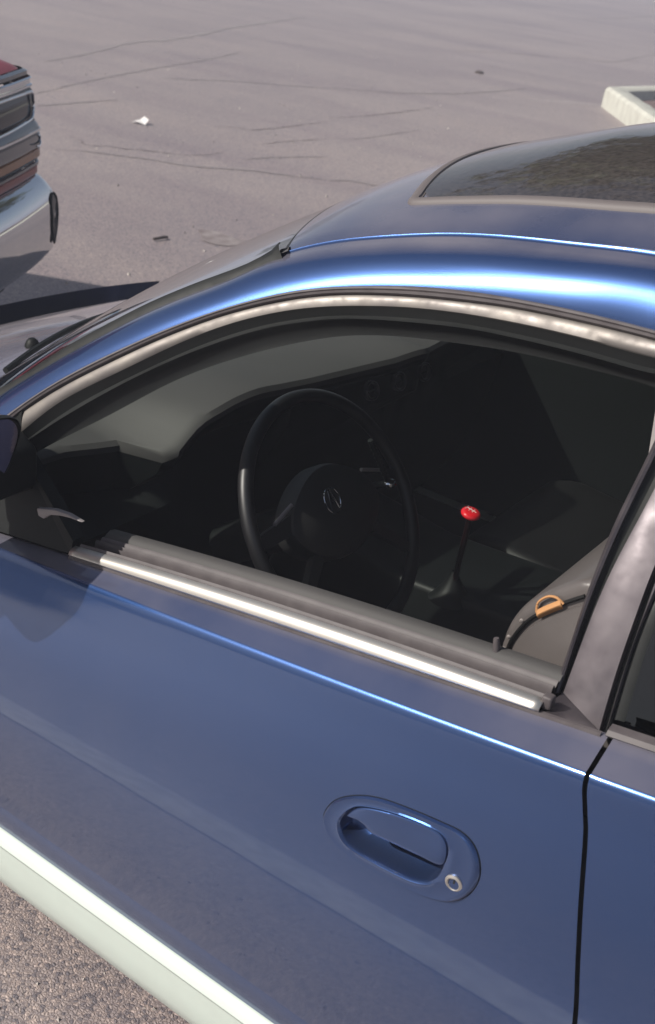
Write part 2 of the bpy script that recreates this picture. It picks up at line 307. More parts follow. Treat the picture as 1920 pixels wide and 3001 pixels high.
def sip(xs, ys, x):
    """smooth (cubic Hermite) interpolation"""
    n = len(xs)
    if x <= xs[0]: return ys[0]
    if x >= xs[-1]: return ys[-1]
    i = max(j for j in range(n - 1) if xs[j] <= x); h = xs[i + 1] - xs[i]; t = (x - xs[i]) / h
    def sl(k):
        if k == 0: return (ys[1] - ys[0]) / (xs[1] - xs[0])
        if k == n - 1: return (ys[-1] - ys[-2]) / (xs[-1] - xs[-2])
        return (ys[k + 1] - ys[k - 1]) / (xs[k + 1] - xs[k - 1])
    a, b = sl(i) * h, sl(i + 1) * h
    return (2*t**3 - 3*t*t + 1) * ys[i] + (t**3 - 2*t*t + t) * a + (-2*t**3 + 3*t*t) * ys[i + 1] + (t**3 - t*t) * b

# ------------------------------------------------------------------ ground
def asphalt():
    m = bpy.data.materials.new('worn asphalt'); m.use_nodes = True; n = m.node_tree.nodes; l = m.node_tree.links
    b = n['Principled BSDF']; tc = n.new('ShaderNodeTexCoord')
    def noise(sc, det=6, ro=.6):
        t = n.new('ShaderNodeTexNoise'); t.inputs['Scale'].default_value = sc; t.inputs['Detail'].default_value = det
        t.inputs['Roughness'].default_value = ro; l.new(tc.outputs['Object'], t.inputs['Vector']); return t
    def ramp(src, stops):
        r = n.new('ShaderNodeValToRGB'); e = r.color_ramp.elements
        e[0].position = stops[0][0]; e[0].color = (*stops[0][1], 1); e[1].position = stops[-1][0]; e[1].color = (*stops[-1][1], 1)
        for p, c in stops[1:-1]:
            q = e.new(p); q.color = (*c, 1)
        l.new(src, r.inputs[0]); return r
    big = ramp(noise(.35, 5).outputs[0], [(.3, (.282, .240, .236)), (.5, (.330, .280, .265)), (.72, (.375, .322, .300))])
    # stones: one colour per Voronoi cell
    vo = n.new('ShaderNodeTexVoronoi'); vo.inputs['Scale'].default_value = 150; l.new(tc.outputs['Object'], vo.inputs['Vector'])
    sep = n.new('ShaderNodeSeparateColor'); l.new(vo.outputs['Color'], sep.inputs[0])
    st = ramp(sep.outputs[0], [(0, (.30, .32, .40)), (.14, (.45, .46, .53)), (.3, (.82, .80, .82)), (.65, (1, .97, .95)), (.9, (1.22, 1.15, 1.08)), (1, (1.6, 1.5, 1.4))])
    mu = n.new('ShaderNodeMix'); mu.data_type = 'RGBA'; mu.blend_type = 'MULTIPLY'; mu.inputs[0].default_value = .85
    l.new(big.outputs[0], mu.inputs[6]); l.new(st.outputs[0], mu.inputs[7])
    ed = n.new('ShaderNodeTexVoronoi'); ed.feature = 'DISTANCE_TO_EDGE'; ed.inputs['Scale'].default_value = 150
    l.new(tc.outputs['Object'], ed.inputs['Vector'])
    er = ramp(ed.outputs['Distance'], [(0, (.62, .58, .58)), (.18, (1, 1, 1))])
    m2 = n.new('ShaderNodeMix'); m2.data_type = 'RGBA'; m2.blend_type = 'MULTIPLY'; m2.inputs[0].default_value = .8
    l.new(mu.outputs[2], m2.inputs[6]); l.new(er.outputs[0], m2.inputs[7])
    # long wear streaks and stains
    mp = n.new('ShaderNodeMapping'); mp.inputs['Rotation'].default_value = (0, 0, .95); mp.inputs['Scale'].default_value = (.25, 1.6, 1)
    l.new(tc.outputs['Object'], mp.inputs[0])
    t2 = n.new('ShaderNodeTexNoise'); t2.inputs['Scale'].default_value = .9; t2.inputs['Detail'].default_value = 7; l.new(mp.outputs[0], t2.inputs['Vector'])
    s2 = ramp(t2.outputs[0], [(.36, (.88, .86, .89)), (.5, (1, 1, 1)), (.7, (1.06, 1.05, 1.03))])
    m3 = n.new('ShaderNodeMix'); m3.data_type = 'RGBA'; m3.blend_type = 'MULTIPLY'; m3.inputs[0].default_value = 1
    l.new(m2.outputs[2], m3.inputs[6]); l.new(s2.outputs[0], m3.inputs[7])
    l.new(m3.outputs[2], b.inputs['Base Color'])
    b.inputs['Roughness'].default_value = .62; b.inputs['Specular IOR Level'].default_value = .6
    b.inputs['Coat Weight'].default_value = .35; b.inputs['Coat Roughness'].default_value = .45; b.inputs['Coat Tint'].default_value = (.92, .94, 1, 1)
    k = n.new('ShaderNodeBump'); k.inputs['Strength'].default_value = .9; k.inputs['Distance'].default_value = .0035
    h = n.new('ShaderNodeMath'); h.operation = 'ADD'; l.new(ed.outputs['Distance'], h.inputs[0])
    nn = noise(260, 4); l.new(nn.outputs[0], h.inputs[1]); l.new(h.outputs[0], k.inputs['Height']); l.new(k.outputs[0], b.inputs['Normal'])
    return m
ASPH = asphalt()
gv = [(-180, -180, 0), (180, -180, 0), (180, 180, 0), (-180, 180, 0)]
tag(mk('ground', gv, [(0, 1, 2, 3)], ASPH, smooth=False), kind='structure')
CRACK = mat('tar filled crack', (.135, .105, .105), rough=.85, var=(25, .9, (.20, .17, .17)))
CSEAL = mat('faint worn crack', (.19, .165, .17), rough=.85, var=(12, 1, (.25, .22, .215)))
widths = {0: .018, 1: .035, 2: .02, 3: .02, 4: .03, 5: .03, 6: .04, 7: .035, 8: .09, 9: .022, 10: .02, 11: .035, 12: .05, 13: .05, 14: .08}
for i in range(15):
    P = catmull([V(*p) for p in D['crack%d' % i]], 60); a = []; c = []
    for j, p in enumerate(P):
        t = (P[min(j + 1, 59)] - P[max(j - 1, 0)]).normalized(); s = V(-t.y, t.x, 0)
        e = math.sin(math.pi * j / 59) ** .4
        wv = widths[i] * .5 * (.25 + random.random() * 1.1) * e; jo = s * random.uniform(-1, 1) * .012
        a.append(V(p.x, p.y, .004) + s * wv + jo); c.append(V(p.x, p.y, .004) - s * wv + jo)
    o = loft('pavement_crack', [a, c], CRACK if i in (0, 2, 9, 3) else CSEAL, smooth=False); tag(o, kind='structure')
P = catmull([V(*p) for p in D['line']], 20)
tag(loft('painted_line', [[p + V(.03, .05, .005) for p in P], [p + V(-.03, -.05, .005) for p in P]], LINEP, smooth=False), kind='structure')

pr_ = [V(-3.0 + 7 * i / 60, -.655, .004) for i in range(61)]
tag(loft('painted_line', [[p + V(0, .09 + random.uniform(-.004, .004), .001) for p in pr_], [p + V(0, -.09 + random.uniform(-.004, .004), .001) for p in pr_]], LINEP, smooth=False), kind='structure')
# ------------------------------------------------------------------ added volume over the lot, standing in mostly for flare veil
hz = bpy.data.materials.new('thin haze'); hz.use_nodes = True; hn = hz.node_tree.nodes; hn.clear()
ho = hn.new('ShaderNodeOutputMaterial'); hv = hn.new('ShaderNodeVolumePrincipled'); hv.inputs['Density'].default_value = .010
hv.inputs['Color'].default_value = (.80, .83, 1, 1); hv.inputs['Anisotropy'].default_value = -.1
hz.node_tree.links.new(hv.outputs[0], ho.inputs['Volume'])
hb = [(x, y, z) for z in (-1, 11.6) for x, y in ((-181, -181), (181, -181), (181, 181), (-181, 181))]
tag(mk('flare_haze', hb, [(3, 2, 1, 0), (4, 5, 6, 7), (0, 1, 5, 4), (1, 2, 6, 5), (2, 3, 7, 6), (3, 0, 4, 7)], hz, smooth=False), kind='stuff')
# ------------------------------------------------------------------ concrete planter
pl = empty('concrete_planter', 'low pale concrete planter kerb with sunlit side, at the far right beyond the car roof', 'planter', loc=(-3.8, 11.5, 0))
A = V(*D['curb'][0]); B = V(*D['curb'][1]); dAB = (B - A).normalized(); B2 = A + dAB * 5.0
T0 = V(*D['curbT'][0]); far = V(*D['curbT'][2]); dF = V(far.x - T0.x, far.y - T0.y, 0).normalized(); F2 = A + dF * 7.0
def kerb(name, a, b, inn):
    """mitred kerb block with weathered rounded top"""
    d = (b - a).normalized(); hgt = .22; o = []
    rows = []
    L = (b - a).length; N = 24
    for i in range(N + 1):
        p = a + d * (L * i / N); j = random.uniform(-.004, .004)
        rows.append([p + V(0, 0, -.02), p + V(0, 0, hgt - .03 + j) + inn * .012, p + V(0, 0, hgt + j) + inn * .045,
                     p + V(0, 0, hgt + j) + inn * .21, p + V(0, 0, hgt - .02 + j) + inn * .24, p + V(0, 0, .1) + inn * .245])
    return loft(name, rows, CONC)
inA = V(-dAB.y, dAB.x, 0)
if inA.dot(dF) < 0: inA = -inA
inF = V(-dF.y, dF.x, 0)
if inF.dot(dAB) < 0: inF = -inF
for nm, q in (('kerb_block', kerb('kerb_block', A, B2, inA)), ('kerb_block', kerb('kerb_block', A + V(0, 0, .003), F2, inF))):
    q.parent = pl; q.matrix_parent_inverse = Matrix.Translation(-pl.location)
c0 = A + inA * .24 + inF * .24
so_ = mk('soil', [c0 + V(0, 0, .13), A + dAB * 5 + inA * .24 + V(0, 0, .13), A + dAB * 5 + dF * 7 + V(0, 0, .13), A + dF * 7 + inF * .24 + V(0, 0, .13)], [(0, 1, 2, 3)], SOIL, smooth=False)
so_.parent = pl; so_.matrix_parent_inverse = Matrix.Translation(-pl.location)

# ------------------------------------------------------------------ litter on the lot
lp = D['litter'][0]
bm = bmesh.new()
lv = [bm.verts.new((lp[0] + x * .7, lp[1] + y * .7, z * .8)) for x, y, z in [(-.10, -.05, .005), (0, -.07, .03), (.09, -.02, .006), (.08, .05, .05), (0, .06, .07), (-.07, .04, .02), (0, 0, .045)]]
for i in range(6): bm.faces.new((lv[i], lv[(i + 1) % 6], lv[6]))
me = bpy.data.meshes.new('paper_scrap'); bm.to_mesh(me); bm.free()
tag(link('paper_scrap', me, PAPER, smooth=False), 'small crumpled white paper scrap on the open asphalt', 'litter')
s0, s1 = [V(*p) for p in D['stick']]
tag(tube('twig', [s0 + V(0, 0, .012), s0.lerp(s1, .5) + V(.01, .02, .016), s1 + V(0, 0, .01)], .008, TWIG, k=6), 'short dark twig lying on the asphalt just above the blue windshield pillar', 'twig')
sp = V(*D['spot'][0])
tag(revolve('stone', [(.001, .035), (.04, .03), (.06, .012), (.058, 0)], (sp.x, sp.y, 0), (0, 0, 1), TWIG, k=9), 'tiny dark stone on the far asphalt left of the planter', 'stone')
st = V(*D['stain'][0]); ring = []
for i in range(28):
    a = 2 * math.pi * i / 28; r = .12 * (1 + .25 * math.sin(3 * a) + .1 * random.random())
    ring.append(st + V(r * 1.5 * math.cos(a), r * .8 * math.sin(a), .004))
STAIN = mat('oil stain', (.15, .12, .12), rough=.7, var=(14, 1, (.25, .22, .215)))
tag(mk('oil_stain', ring, [tuple(range(28))], STAIN, smooth=False), kind='structure')

rg_ = random.Random(11); gvv, gff = [], []
for i in range(900):
    if i < 500: x, y, s_ = rg_.uniform(-9, 1), rg_.uniform(2.5, 14), rg_.uniform(.004, .012)
    else: x, y, s_ = rg_.uniform(-.4, 1.2), rg_.uniform(-.7, .2), rg_.uniform(.002, .005)
    k = len(gvv); a = rg_.uniform(0, 3)
    gvv += [(x + s_ * math.cos(a), y + s_ * math.sin(a), 0), (x + s_ * math.cos(a + 2.1), y + s_ * math.sin(a + 2.1), 0), (x + s_ * math.cos(a + 4.2), y + s_ * math.sin(a + 4.2), 0), (x, y, s_ * 1.1)]
    gff += [(k, k + 1, k + 3), (k + 1, k + 2, k + 3), (k + 2, k, k + 3)]
GRIT = mat('pale grit', (.50, .46, .42), rough=.9, var=(3, 1, (.12, .10, .10)))
tag(mk('loose_grit', gvv, gff, GRIT, smooth=False), kind='stuff')
# ================================================================== THE BLUE CAR
car = empty('parked_car', 'blue metallic car with white lower sill, open driver window and red shift knob', 'car', loc=(0, 0, 0))
W = 1.85
def G(z): d = z - .84; return .085 + .36 * d + .36 * d * d
def shz(x): p = D['PS']; xx = max(min(x, 1.15), -1.5); r = p[0]*xx*xx + p[1]*xx + p[2]; return r + (.03 * (x - 1.15) if x > 1.15 else 0) - (.05*max(0, x-1.9)) - .42 * max(0, -.80 - x) ** 1.5
def nose(x): return .42 * max(0, -.80 - x) ** 1.5
def blz(x): p = D['PB']; xx = max(min(x, 1.15), -1.5); r = p[0]*xx*xx + p[1]*xx + p[2]; return r + (.02 * (x - 1.15) if x > 1.15 else 0) - (.05*max(0, x-1.9)) - nose(x)
def taper(x):
    a = max(0, -.25 - x); b = max(0, x - 1.5)
    return .22 * (a / 1.2) ** 2.2 + .12 * (b / 1.1) ** 2.4
TT = [0, .25, .5, .7, .83, .93, .985, 1.0]; YY = [0.0, -.010, -.010, .003, .0205, .0395, .0505, .056]
def yend(x): return .056 - .020 * max(0, min(1.35, x / .92))
def sideY(t, x=0): return sip(TT, YY, t) + (yend(x) - .056) * t ** 5
SIDE_T = [i / 30 for i in range(31)] + []
# crease: two closely spaced rows soften the shoulder edge
SIDE_T = sorted(set([round(t, 4) for t in SIDE_T] + [.985, .9925, .978]))
gz = sorted([(p[2], p[0]) for p in D['gap'][1:]])
def gapx(z):
    return sip([.37] + [g[0] for g in gz] , [.952] + [g[1] for g in gz], z)
def side_strip(name, x0, x1, mt, zlo=.373, nx=60, flip=False, hole=None, zl=None):
    """body side between x0(z) and x1(z); zl(x) optionally lifts the lower edge (wheel arch)"""
    rows = []
    def fx(q, z): return q(z) if callable(q) else q
    for t in SIDE_T:
        r = []
        for i in range(nx + 1):
            x = fx(x0, .8) + (fx(x1, .8) - fx(x0, .8)) * i / nx
            zb = zl(x) if zl else zlo; z = zb + (shz(x) - zb) * t
            x = fx(x0, z) + (fx(x1, z) - fx(x0, z)) * i / nx
            zb = zl(x) if zl else zlo; z = zb + (shz(x) - zb) * t
            tn = (z - .373) / (shz(x) - .373)
            y = sideY(max(0, tn), x) + taper(x) if tn >= 0 else taper(x)
            r.append(V(x, y, z))
        rows.append(r)
    for k, (y, u) in enumerate([(-.06, .06), (-.33, .33), (-.67, .67), (.085, 1.0), (.092, 1.0), (.10, .8)]):
        r = []
        for i in range(nx + 1):
            z = shz(0) if False else None
            x = fx(x0, .96) + (fx(x1, .96) - fx(x0, .96)) * i / nx
            z = shz(x) + (blz(x) - shz(x)) * u - (.006 if k == 5 else 0)
            yy = y if y > 0 else yend(x) + (.085 - yend(x)) * -y
            r.append(V(x, yy + taper(x), z))
        rows.append(r)
    if flip: rows = [[V(p.x, W - p.y, p.z) for p in r] for r in rows]
    v, f = grid(rows)
    if hole: f = [q for q in f if not hole(sum((v[i] for i in q), Vector()) / 4)]
    o = mk(name, v, f, mt, car)
    try: o.data.set_sharp_from_angle(angle=math.radians(80))
    except Exception: pass
    return o
def inpoly(px, pz, poly):
    c = False; n = len(poly)
    for i in range(n):
        a, b = poly[i], poly[(i + 1) % n]
        if (a[1] > pz) != (b[1] > pz) and px < (b[0] - a[0]) * (pz - a[1]) / (b[1] - a[1]) + a[0]: c = not c
    return c
hO = [(p[0], p[2]) for p in D['hOut']]; hcx = sum(p[0] for p in hO) / len(hO); hcz = sum(p[1] for p in hO) / len(hO)
hS = [(hcx + (a - hcx) * .89, hcz + (b - hcz) * .84) for a, b in hO]
FD0 = -.34
side_strip('front_door', FD0, gapx, PAINT, nx=240, hole=lambda p: inpoly(p.x, p.z, hS))
side_strip('rear_door', lambda z: gapx(z) + .006, 1.62, PAINT, nx=80)
side_strip('front_door', FD0, gapx, PAINT, nx=50, flip=True)
side_strip('rear_door', lambda z: gapx(z) + .006, 1.62, PAINT, nx=40, flip=True)
FW, RW, WR = -.76, 1.84, .325
def arch(c, x, lo):
    d = abs(x - c); R = WR + .035
    return max(lo, .30 + math.sqrt(max(0, R * R - d * d))) if d < R else lo
for fl in (False, True):
    side_strip('front_fender', -1.42, FD0 - .006, PAINT, nx=90, flip=fl, zl=lambda x: arch(FW, x, .25))
    side_strip('rear_fender', 1.626, 2.45, PAINT, nx=90, flip=fl, zl=lambda x: arch(RW, x, .25))
# dark jamb behind the door gaps
def jamb(fl):
    rows = []
    for z in [.30 + .60 * i / 20 for i in range(21)]:
        g = gapx(z); tn = (z - .373) / (shz(g) - .373); y = sideY(max(0, min(1, tn)), g) + .018
        r = [V(g - .05, y, z), V(g + .06, y, z)]
        rows.append([V(p.x, W - p.y, p.z) for p in r] if fl else r)
    loft('door_jamb', rows, DARK, car)
jamb(False); jamb(True)
# sill and white cladding
def strip_x(name, prof, x0, x1, mt, n=50, fl=False):
    rows = [[V(x0 + (x1 - x0) * i / n, y + .0, z) for i in range(n + 1)] for y, z in prof]
    if fl: rows = [[V(p.x, W - p.y, p.z) for p in r] for r in rows]
    return loft(name, rows, mt, car)
for fl in (False, True):
    strip_x('sill', [(.03, .3745), (.010, .3745), (.008, .372), (.006, .366), (.006, .34), (.010, .312), (.03, .305)], -.40, 1.50, PAINT, fl=fl)
    strip_x('white_sill_cladding', [(.035, .309), (.012, .309), (.005, .305), (-.001, .298), (-.004, .290), (-.002, .284), (.004, .279), (.005, .270), (.006, .24),
                                    (.011, .20), (.019, .172), (.028, .161), (.038, .158), (.07, .16)], -.40, 1.50, WHITE, fl=fl)
    strip_x('door_bottom_edge', [(.0, .3735), (.0005, .3725), (.012, .3725)], -.335, 1.50, GREYRUB, fl=fl)
strip_x('underbody', [(.06, .17), (.3, .16), (1.55, .16), (1.79, .17)], -1.35, 2.4, BLACK)

# ---- belt: moulding, seals, window channel, door top
bt = D['beltTop']
def belt_rows(x0, x1, prof, n=70):
    rows = []
    zt = lambda x: D['PT'][0] * x * x + D['PT'][1] * x + D['PT'][2]
    for (y, u, dz) in prof:
        rows.append([V(x, y, blz(x) + (zt(x) - blz(x)) * u + dz) for x in [x0 + (x1 - x0) * i / n for i in range(n + 1)]])
    return rows
bm_rows = belt_rows(.006, .766, [(.088, 0, .001), (.0835, .02, .003), (.0815, .25, .003), (.0835, .55, .003), (.0885, .85, .002), (.0950, 1, .001), (.0985, 1, -.003)])
loft('belt_moulding', bm_rows, BRIGHT, car, thick=.0015)
loft('belt_moulding_lip', belt_rows(.004, .84, [(.0855, 0, -.003), (.0820, 0, -.001), (.0830, 0, .003), (.0870, .05, .003)]), GREYRUB, car)
loft('outer_belt_seal', belt_rows(.012, .765, [(.096, 1, -.004), (.0975, 1, .002), (.1005, 1, .0045), (.104, 1, .001), (.105, 1, -.012)]), GREYRUB, car)
loft('window_slot', belt_rows(-.05, .765, [(.100, 1, -.016), (.124, 1, -.018)]), DARK, car)
loft('inner_belt_seal', belt_rows(.02, .762, [(.120, 1, -.018), (.1205, 1, -.001), (.1235, 1, .004), (.127, 1, .002), (.128, 1, -.004), (.131, 1, -.003), (.1335, 1, .002), (.137, 1, .004), (.139, 1, .001)]), GREYRUB, car)
loft('door_top_cap', belt_rows(.02, .762, [(.139, 1, .000), (.144, 1, .006), (.152, 1, .010), (.162, 1, .008), (.168, 1, -.002), (.170, 1, -.03), (.165, 1, -.10), (.15, 1, -.3), (.14, .0, -.5)]), DASH, car)
# slot end piece
p0 = V(*D['e0'][0])
prism('belt_end_cap', [(.764, .966), (.776, .969), (.775, .985), (.762, .984)], .090, .104, GREYRUB, car, .003)

# ---- glasshouse frame
def ext_rear(P, dz, dy=0):
    """continue a window-arch curve rearwards off the frame of the picture"""
    tail = [(.95, .350, 1.352), (1.15, .345, 1.338), (1.35, .325, 1.285), (1.52, .275, 1.195), (1.66, .205, 1.08), (1.76, .14, .985)]
    P = [V(*p) for p in P]
    k = P[-1].z - 1.346
    for i, q in enumerate(tail):
        zz = q[2] + k * (1 - .15 * i); P.append(V(q[0] - (k * -.55 * i * -1 if i > 2 else 0) * .4, q[1] + dy + k * .2, zz))
    return P
N = 130
def front_ext(P, n=3):
    P = [V(*p) for p in P]; d = (P[0] - P[1]).normalized(); return [P[0] + d * .12 + V(0, -.004, -.012)] + P
Cout = sm(ext_rear(front_ext(D['out']), 0), N)
Cmo = sm(ext_rear(front_ext(D['mould']), 0), N)
Ctr = sm(ext_rear(D['trim'], 0), N)
Cri = sm(ext_rear(D['ridge'], 0), N)
def off(P, d): return [p + V(*d) for p in P]
def mix(a, b, t, d=(0, 0, 0)): return [p.lerp(q, t) + V(*d) for p, q in zip(a, b)]
NB = (0, -.83, .55)   # outward direction of the side glass surface
def nb(s): return tuple(c * s for c in NB)
# drip moulding: rounded rubber strip with a fine groove
loft('drip_moulding', [off(Cout, nb(-.004)), off(Cout, nb(.0015)), mix(Cout, Cmo, .2, nb(.0045)), mix(Cout, Cmo, .45, nb(.005)), mix(Cout, Cmo, .55, nb(.003)),
     mix(Cout, Cmo, .65, nb(.005)), mix(Cout, Cmo, .9, nb(.0035)), off(Cmo, nb(-.003))], GREYRUB, car)
Cmo2 = sm(ext_rear(D['mould'][1:], 0), N); Ctr2 = sm(ext_rear(D['trim'][1:], 0), N)
loft('window_frame_trim', [off(Cmo2, nb(-.002)), mix(Cmo2, Ctr2, .12, nb(-.0005)), mix(Cmo2, Ctr2, .5, nb(.0012)), mix(Cmo2, Ctr2, .9, nb(.0003)), off(Ctr2, nb(-.002))], STEEL, car)
# black run channel with a raised lip
Cin = D['inner']; Cin = Cin + [(.745, .3475, 1.276)]
Cri_f = sm([V(*p) for p in D['ridge']] + [V(.76, .347, 1.308)], N)
Ctr_f = sm([V(*p) for p in D['trim']] + [V(.77, .346, 1.325)], N)
Cin_f = sm([V(*p) for p in Cin], N)
loft('window_run_channel', [off(Ctr_f, nb(-.001)), off(Ctr_f, nb(.002)), mix(Ctr_f, Cri_f, .3, nb(-.002)), mix(Ctr_f, Cri_f, .6, nb(-.004)), mix(Ctr_f, Cri_f, .85, nb(.000)), off(Cri_f, nb(.0025)),
     mix(Cri_f, Cin_f, .10, nb(.001)), mix(Cri_f, Cin_f, .2, nb(-.004)), mix(Cri_f, Cin_f, .5, nb(-.006)), off(Cin_f, nb(0)), off(Cin_f, (0, .012, .006)), off(Cin_f, (0, .05, .02))], RUBBER, car)
# ---- B pillar
def up_ext(P, ztop):
    P = [V(*p) for p in P]; d = P[-1] - P[-2]; d.z = max(d.z, 1e-3)
    k = (ztop - P[-1].z) / d.z; e = P[-1] + d * k; e.y = G(ztop) + .01; e.x = P[-1].x + (P[-1].x - P[0].x) * .12; return P + [P[-1].lerp(e, .5), e]
NP = 40
e0 = sm(up_ext(D['e0'], 1.272), NP, 6); e1 = sm(up_ext(D['e1'], 1.30), NP, 6); e2 = sm(up_ext(D['e2'], 1.31), NP, 6)
e3 = sm(up_ext(D['e3'], 1.318), NP, 6); e4 = sm(up_ext(D['e4'], 1.318), NP, 6)
loft('window_run_trim', [off(e0, (0, .03, 0)), off(e0, (0.0, .004, 0)), mix(e0, e1, .25, nb(.004)), mix(e0, e1, .7, nb(.005)), off(e1, nb(.001)), off(e1, nb(-.008))], PILLARM, car)
loft('pillar_seal', [off(e1, nb(-.006)), mix(e1, e2, .5, nb(-.009)), off(e2, nb(-.006))], RUBBER, car)
loft('pillar_frame', [off(e2, nb(-.006)), off(e2, nb(.0)), mix(e2, e3, .15, nb(.002)), mix(e2, e3, .6, nb(.002)), mix(e2, e3, .97, nb(0)), off(e3, nb(-.008))], PILLARM, car)
def bpt(x): return V(x, .0865, blz(x) + .002)
n_ = 14
def foot(t): return e2[0].lerp(e3[0], t)
loft('pillar_foot', [off([foot(k / n_) for k in range(n_ + 1)], nb(.0025)), off([foot(k / n_).lerp(bpt(.766 + .064 * k / n_), .5) for k in range(n_ + 1)], nb(.002)), [bpt(.766 + .064 * k / n_) + V(0, -.001, 0) for k in range(n_ + 1)]], PILLARM, car)
loft('pillar_gap', [off(e3, nb(-.009)), off(e3, (.008, .009, -.006))], DARK, car)
e3b = off(e3, (.006, .002, 0))
loft('rear_door_frame', [off(e3b, nb(-.008)), off(e3b, nb(.000)), mix(e3b, e4, .5, nb(.002)), off(e4, nb(0)), off(e4, nb(-.006))], PILLARM, car)
e5 = off(e4, (.014, .006, 0)); loft('rear_window_seal', [off(e4, nb(-.005)), off(e4, (.006, .004, 0)), e5, off(e5, nb(-.006))], RUBBER, car)
# rear door glass, up: dark tinted
rg = []
for i in range(NP):
    z = e5[i].z; u = i / (NP - 1); x1 = ip([.98, 1.08, 1.2, 1.30], [1.70, 1.60, 1.45, 1.25], z)
    rg.append([V(e5[i].x + (x1 - e5[i].x) * k / 12, G(z) + .010, z) for k in range(13)])
loft('rear_window_glass', rg, TINT, car)
rbelt = [V(x, .088, blz(x) + .001) for x in [.845 + .9 * i / 30 for i in range(31)]]
loft('rear_belt_moulding', [off(rbelt, (0, -.002, -.002)), off(rbelt, (0, -.004, .001)), off(rbelt, (0, .000, .006)), off(rbelt, (0, .012, .008))], GREYRUB, car)
# inner B pillar trim and belt (visible through the opening)
loft('inner_pillar_trim', [[V(.86, .20, .93), V(.80, .36, 1.30)], [V(.80, .225, .93), V(.715, .375, 1.285)], [V(.80, .27, .93), V(.735, .42, 1.29)], [V(.92, .27, .93), V(.92, .42, 1.3)]], PALELEA, car)

# ---- blue roof rail, A pillar
ditch = [V(*p) for p in D['ditch']]
Wl = [V(*p) for p in D['wind']]
dW = (Wl[0] - Wl[2]).normalized()
rail = [Wl[0] + dW * .12 + V(0, -.01, -.02)] + Wl + ditch[1:] + [V(.80, .424, 1.425), (V(.95, .424, 1.432)), V(1.15, .42, 1.415), V(1.35, .40, 1.36), V(1.55, .34, 1.26), V(1.74, .24, 1.13), V(1.90, .17, 1.0)]
rail = sm(rail, N, 4)
rows = []
for k, (t, s) in enumerate([(0, -.004), (0, .0), (.06, .003), (.2, .0075), (.35, .0115), (.5, .0135), (.65, .013), (.8, .009), (.92, .003), (.96, .002), (1, .0035)]):
    rows.append(mix(Cout, rail, t, nb(s)))
rows.append(off(rail, (0, .004, .0015))); rows.append(off(rail, (0, .007, -.002))); rows.append(off(rail, (0, .009, -.008)))
rows_m = [[V(p.x, W - p.y, p.z) for p in r] for r in rows]
loft('roof_rail', rows, PAINT, car); loft('roof_rail', rows_m, PAINT, car)
# ---- roof
px = [-.28, -.17, -.03, .10, .21, .29, .44, .70, 1.0, 1.25, 1.5]
pz = [1.120, 1.203, 1.296, 1.369, 1.417, 1.445, 1.492, 1.540, 1.545, 1.515, 1.45]
qx = [-.1, .0] + [p[0] for p in D['ditch']] + [.80, .95, 1.15, 1.35, 1.5]
qz = [1.11, 1.20] + [p[2] for p in D['ditch']] + [1.425, 1.432, 1.415, 1.36, 1.29]
def ye(x): return sip([.09, .13, .18, .28, .38, .8, 1.35, 1.5], [.368, .375, .39, .405, .42, .425, .40, .37], x) + .003
def roofz(x, y):
    u = (y - .925) / (.925 - ye(x)); u = max(-1, min(1, u))
    e = sip(qx, qz, x); c = sip(px, pz, x); return e + (c - e) * (1 - abs(u) ** 2.2)
NY = 48; rows = []
for j in range(NY + 1):
    y = .374 + (W - .748) * j / NY; u = (y - .925) / .551
    xh = .135 - .15 * (1 - u * u)
    r = []
    for i in range(61):
        x = xh + (1.5 - xh) * i / 60; yy = ye(x) + (W - 2 * ye(x)) * j / NY; r.append(V(x, yy, roofz(x, yy) - (.003 if j in (0, NY) else 0)))
    rows.append(r)
SRX0, SRX1, SRY0, SRY1 = .240, .80, .498, W - .498
loft('roof', rows, PAINT, car)
def srx(y): u = (y - .925) / .427; return SRX0 + .012 - .085 * (1 - u * u)
# sunroof: seal ring and dark glass
ringp = []
def rr(n=14):
    out = []; r = .024
    for cx, cy, a0 in ((None, SRY0, 180), (None, SRY1, 90), (SRX1, SRY1, 0), (SRX1, SRY0, -90)):
        pass
    K = 26
    for i in range(K + 1):   # front edge, near to far
        y = SRY0 + r + (SRY1 - SRY0 - 2 * r) * i / K; out.append((srx(y), y))
    for i in range(1, 6):
        a = math.pi - (math.pi / 2) * i / 6; out.append((srx(SRY1 - r) + r + r * math.cos(a), SRY1 - r + r * math.sin(a)))
    for i in range(15): out.append((srx(SRY1) + r + (SRX1 - SRX0 - 2 * r) * i / 14, SRY1))
    for i in range(1, 6):
        a = math.pi / 2 - (math.pi / 2) * i / 6; out.append((SRX1 - r + r * math.cos(a), SRY1 - r + r * math.sin(a)))
    for i in range(15): out.append((SRX1, SRY1 - r - (SRY1 - SRY0 - 2 * r) * i / 14))
    for i in range(1, 6):
        a = -(math.pi / 2) * i / 6; out.append((SRX1 - r + r * math.cos(a), SRY0 + r + r * math.sin(a)))
    for i in range(15): out.append((SRX1 - r - (SRX1 - r - srx(SRY0) - r) * i / 14, SRY0))
    for i in range(1, 6):
        a = -math.pi / 2 - (math.pi / 2) * i / 6; out.append((srx(SRY0 + r) + r + r * math.cos(a), SRY0 + r + r * math.sin(a)))
    return out
R2 = rr(); cx, cy = .5, .925
def inset(d):
    out = []; n = len(R2)
    for i, (a, b) in enumerate(R2):
        p, q = R2[(i - 1) % n], R2[(i + 1) % n]; tx, ty = q[0] - p[0], q[1] - p[1]; L = math.hypot(tx, ty) or 1
        nx_, ny_ = ty / L, -tx / L
        if (cx - a) * nx_ + (cy - b) * ny_ < 0: nx_, ny_ = -nx_, -ny_
        out.append((a + nx_ * d, b + ny_ * d))
    return out
def ringrow(d, h): return [V(a, b, roofz(a, b) + h) for a, b in inset(d)]
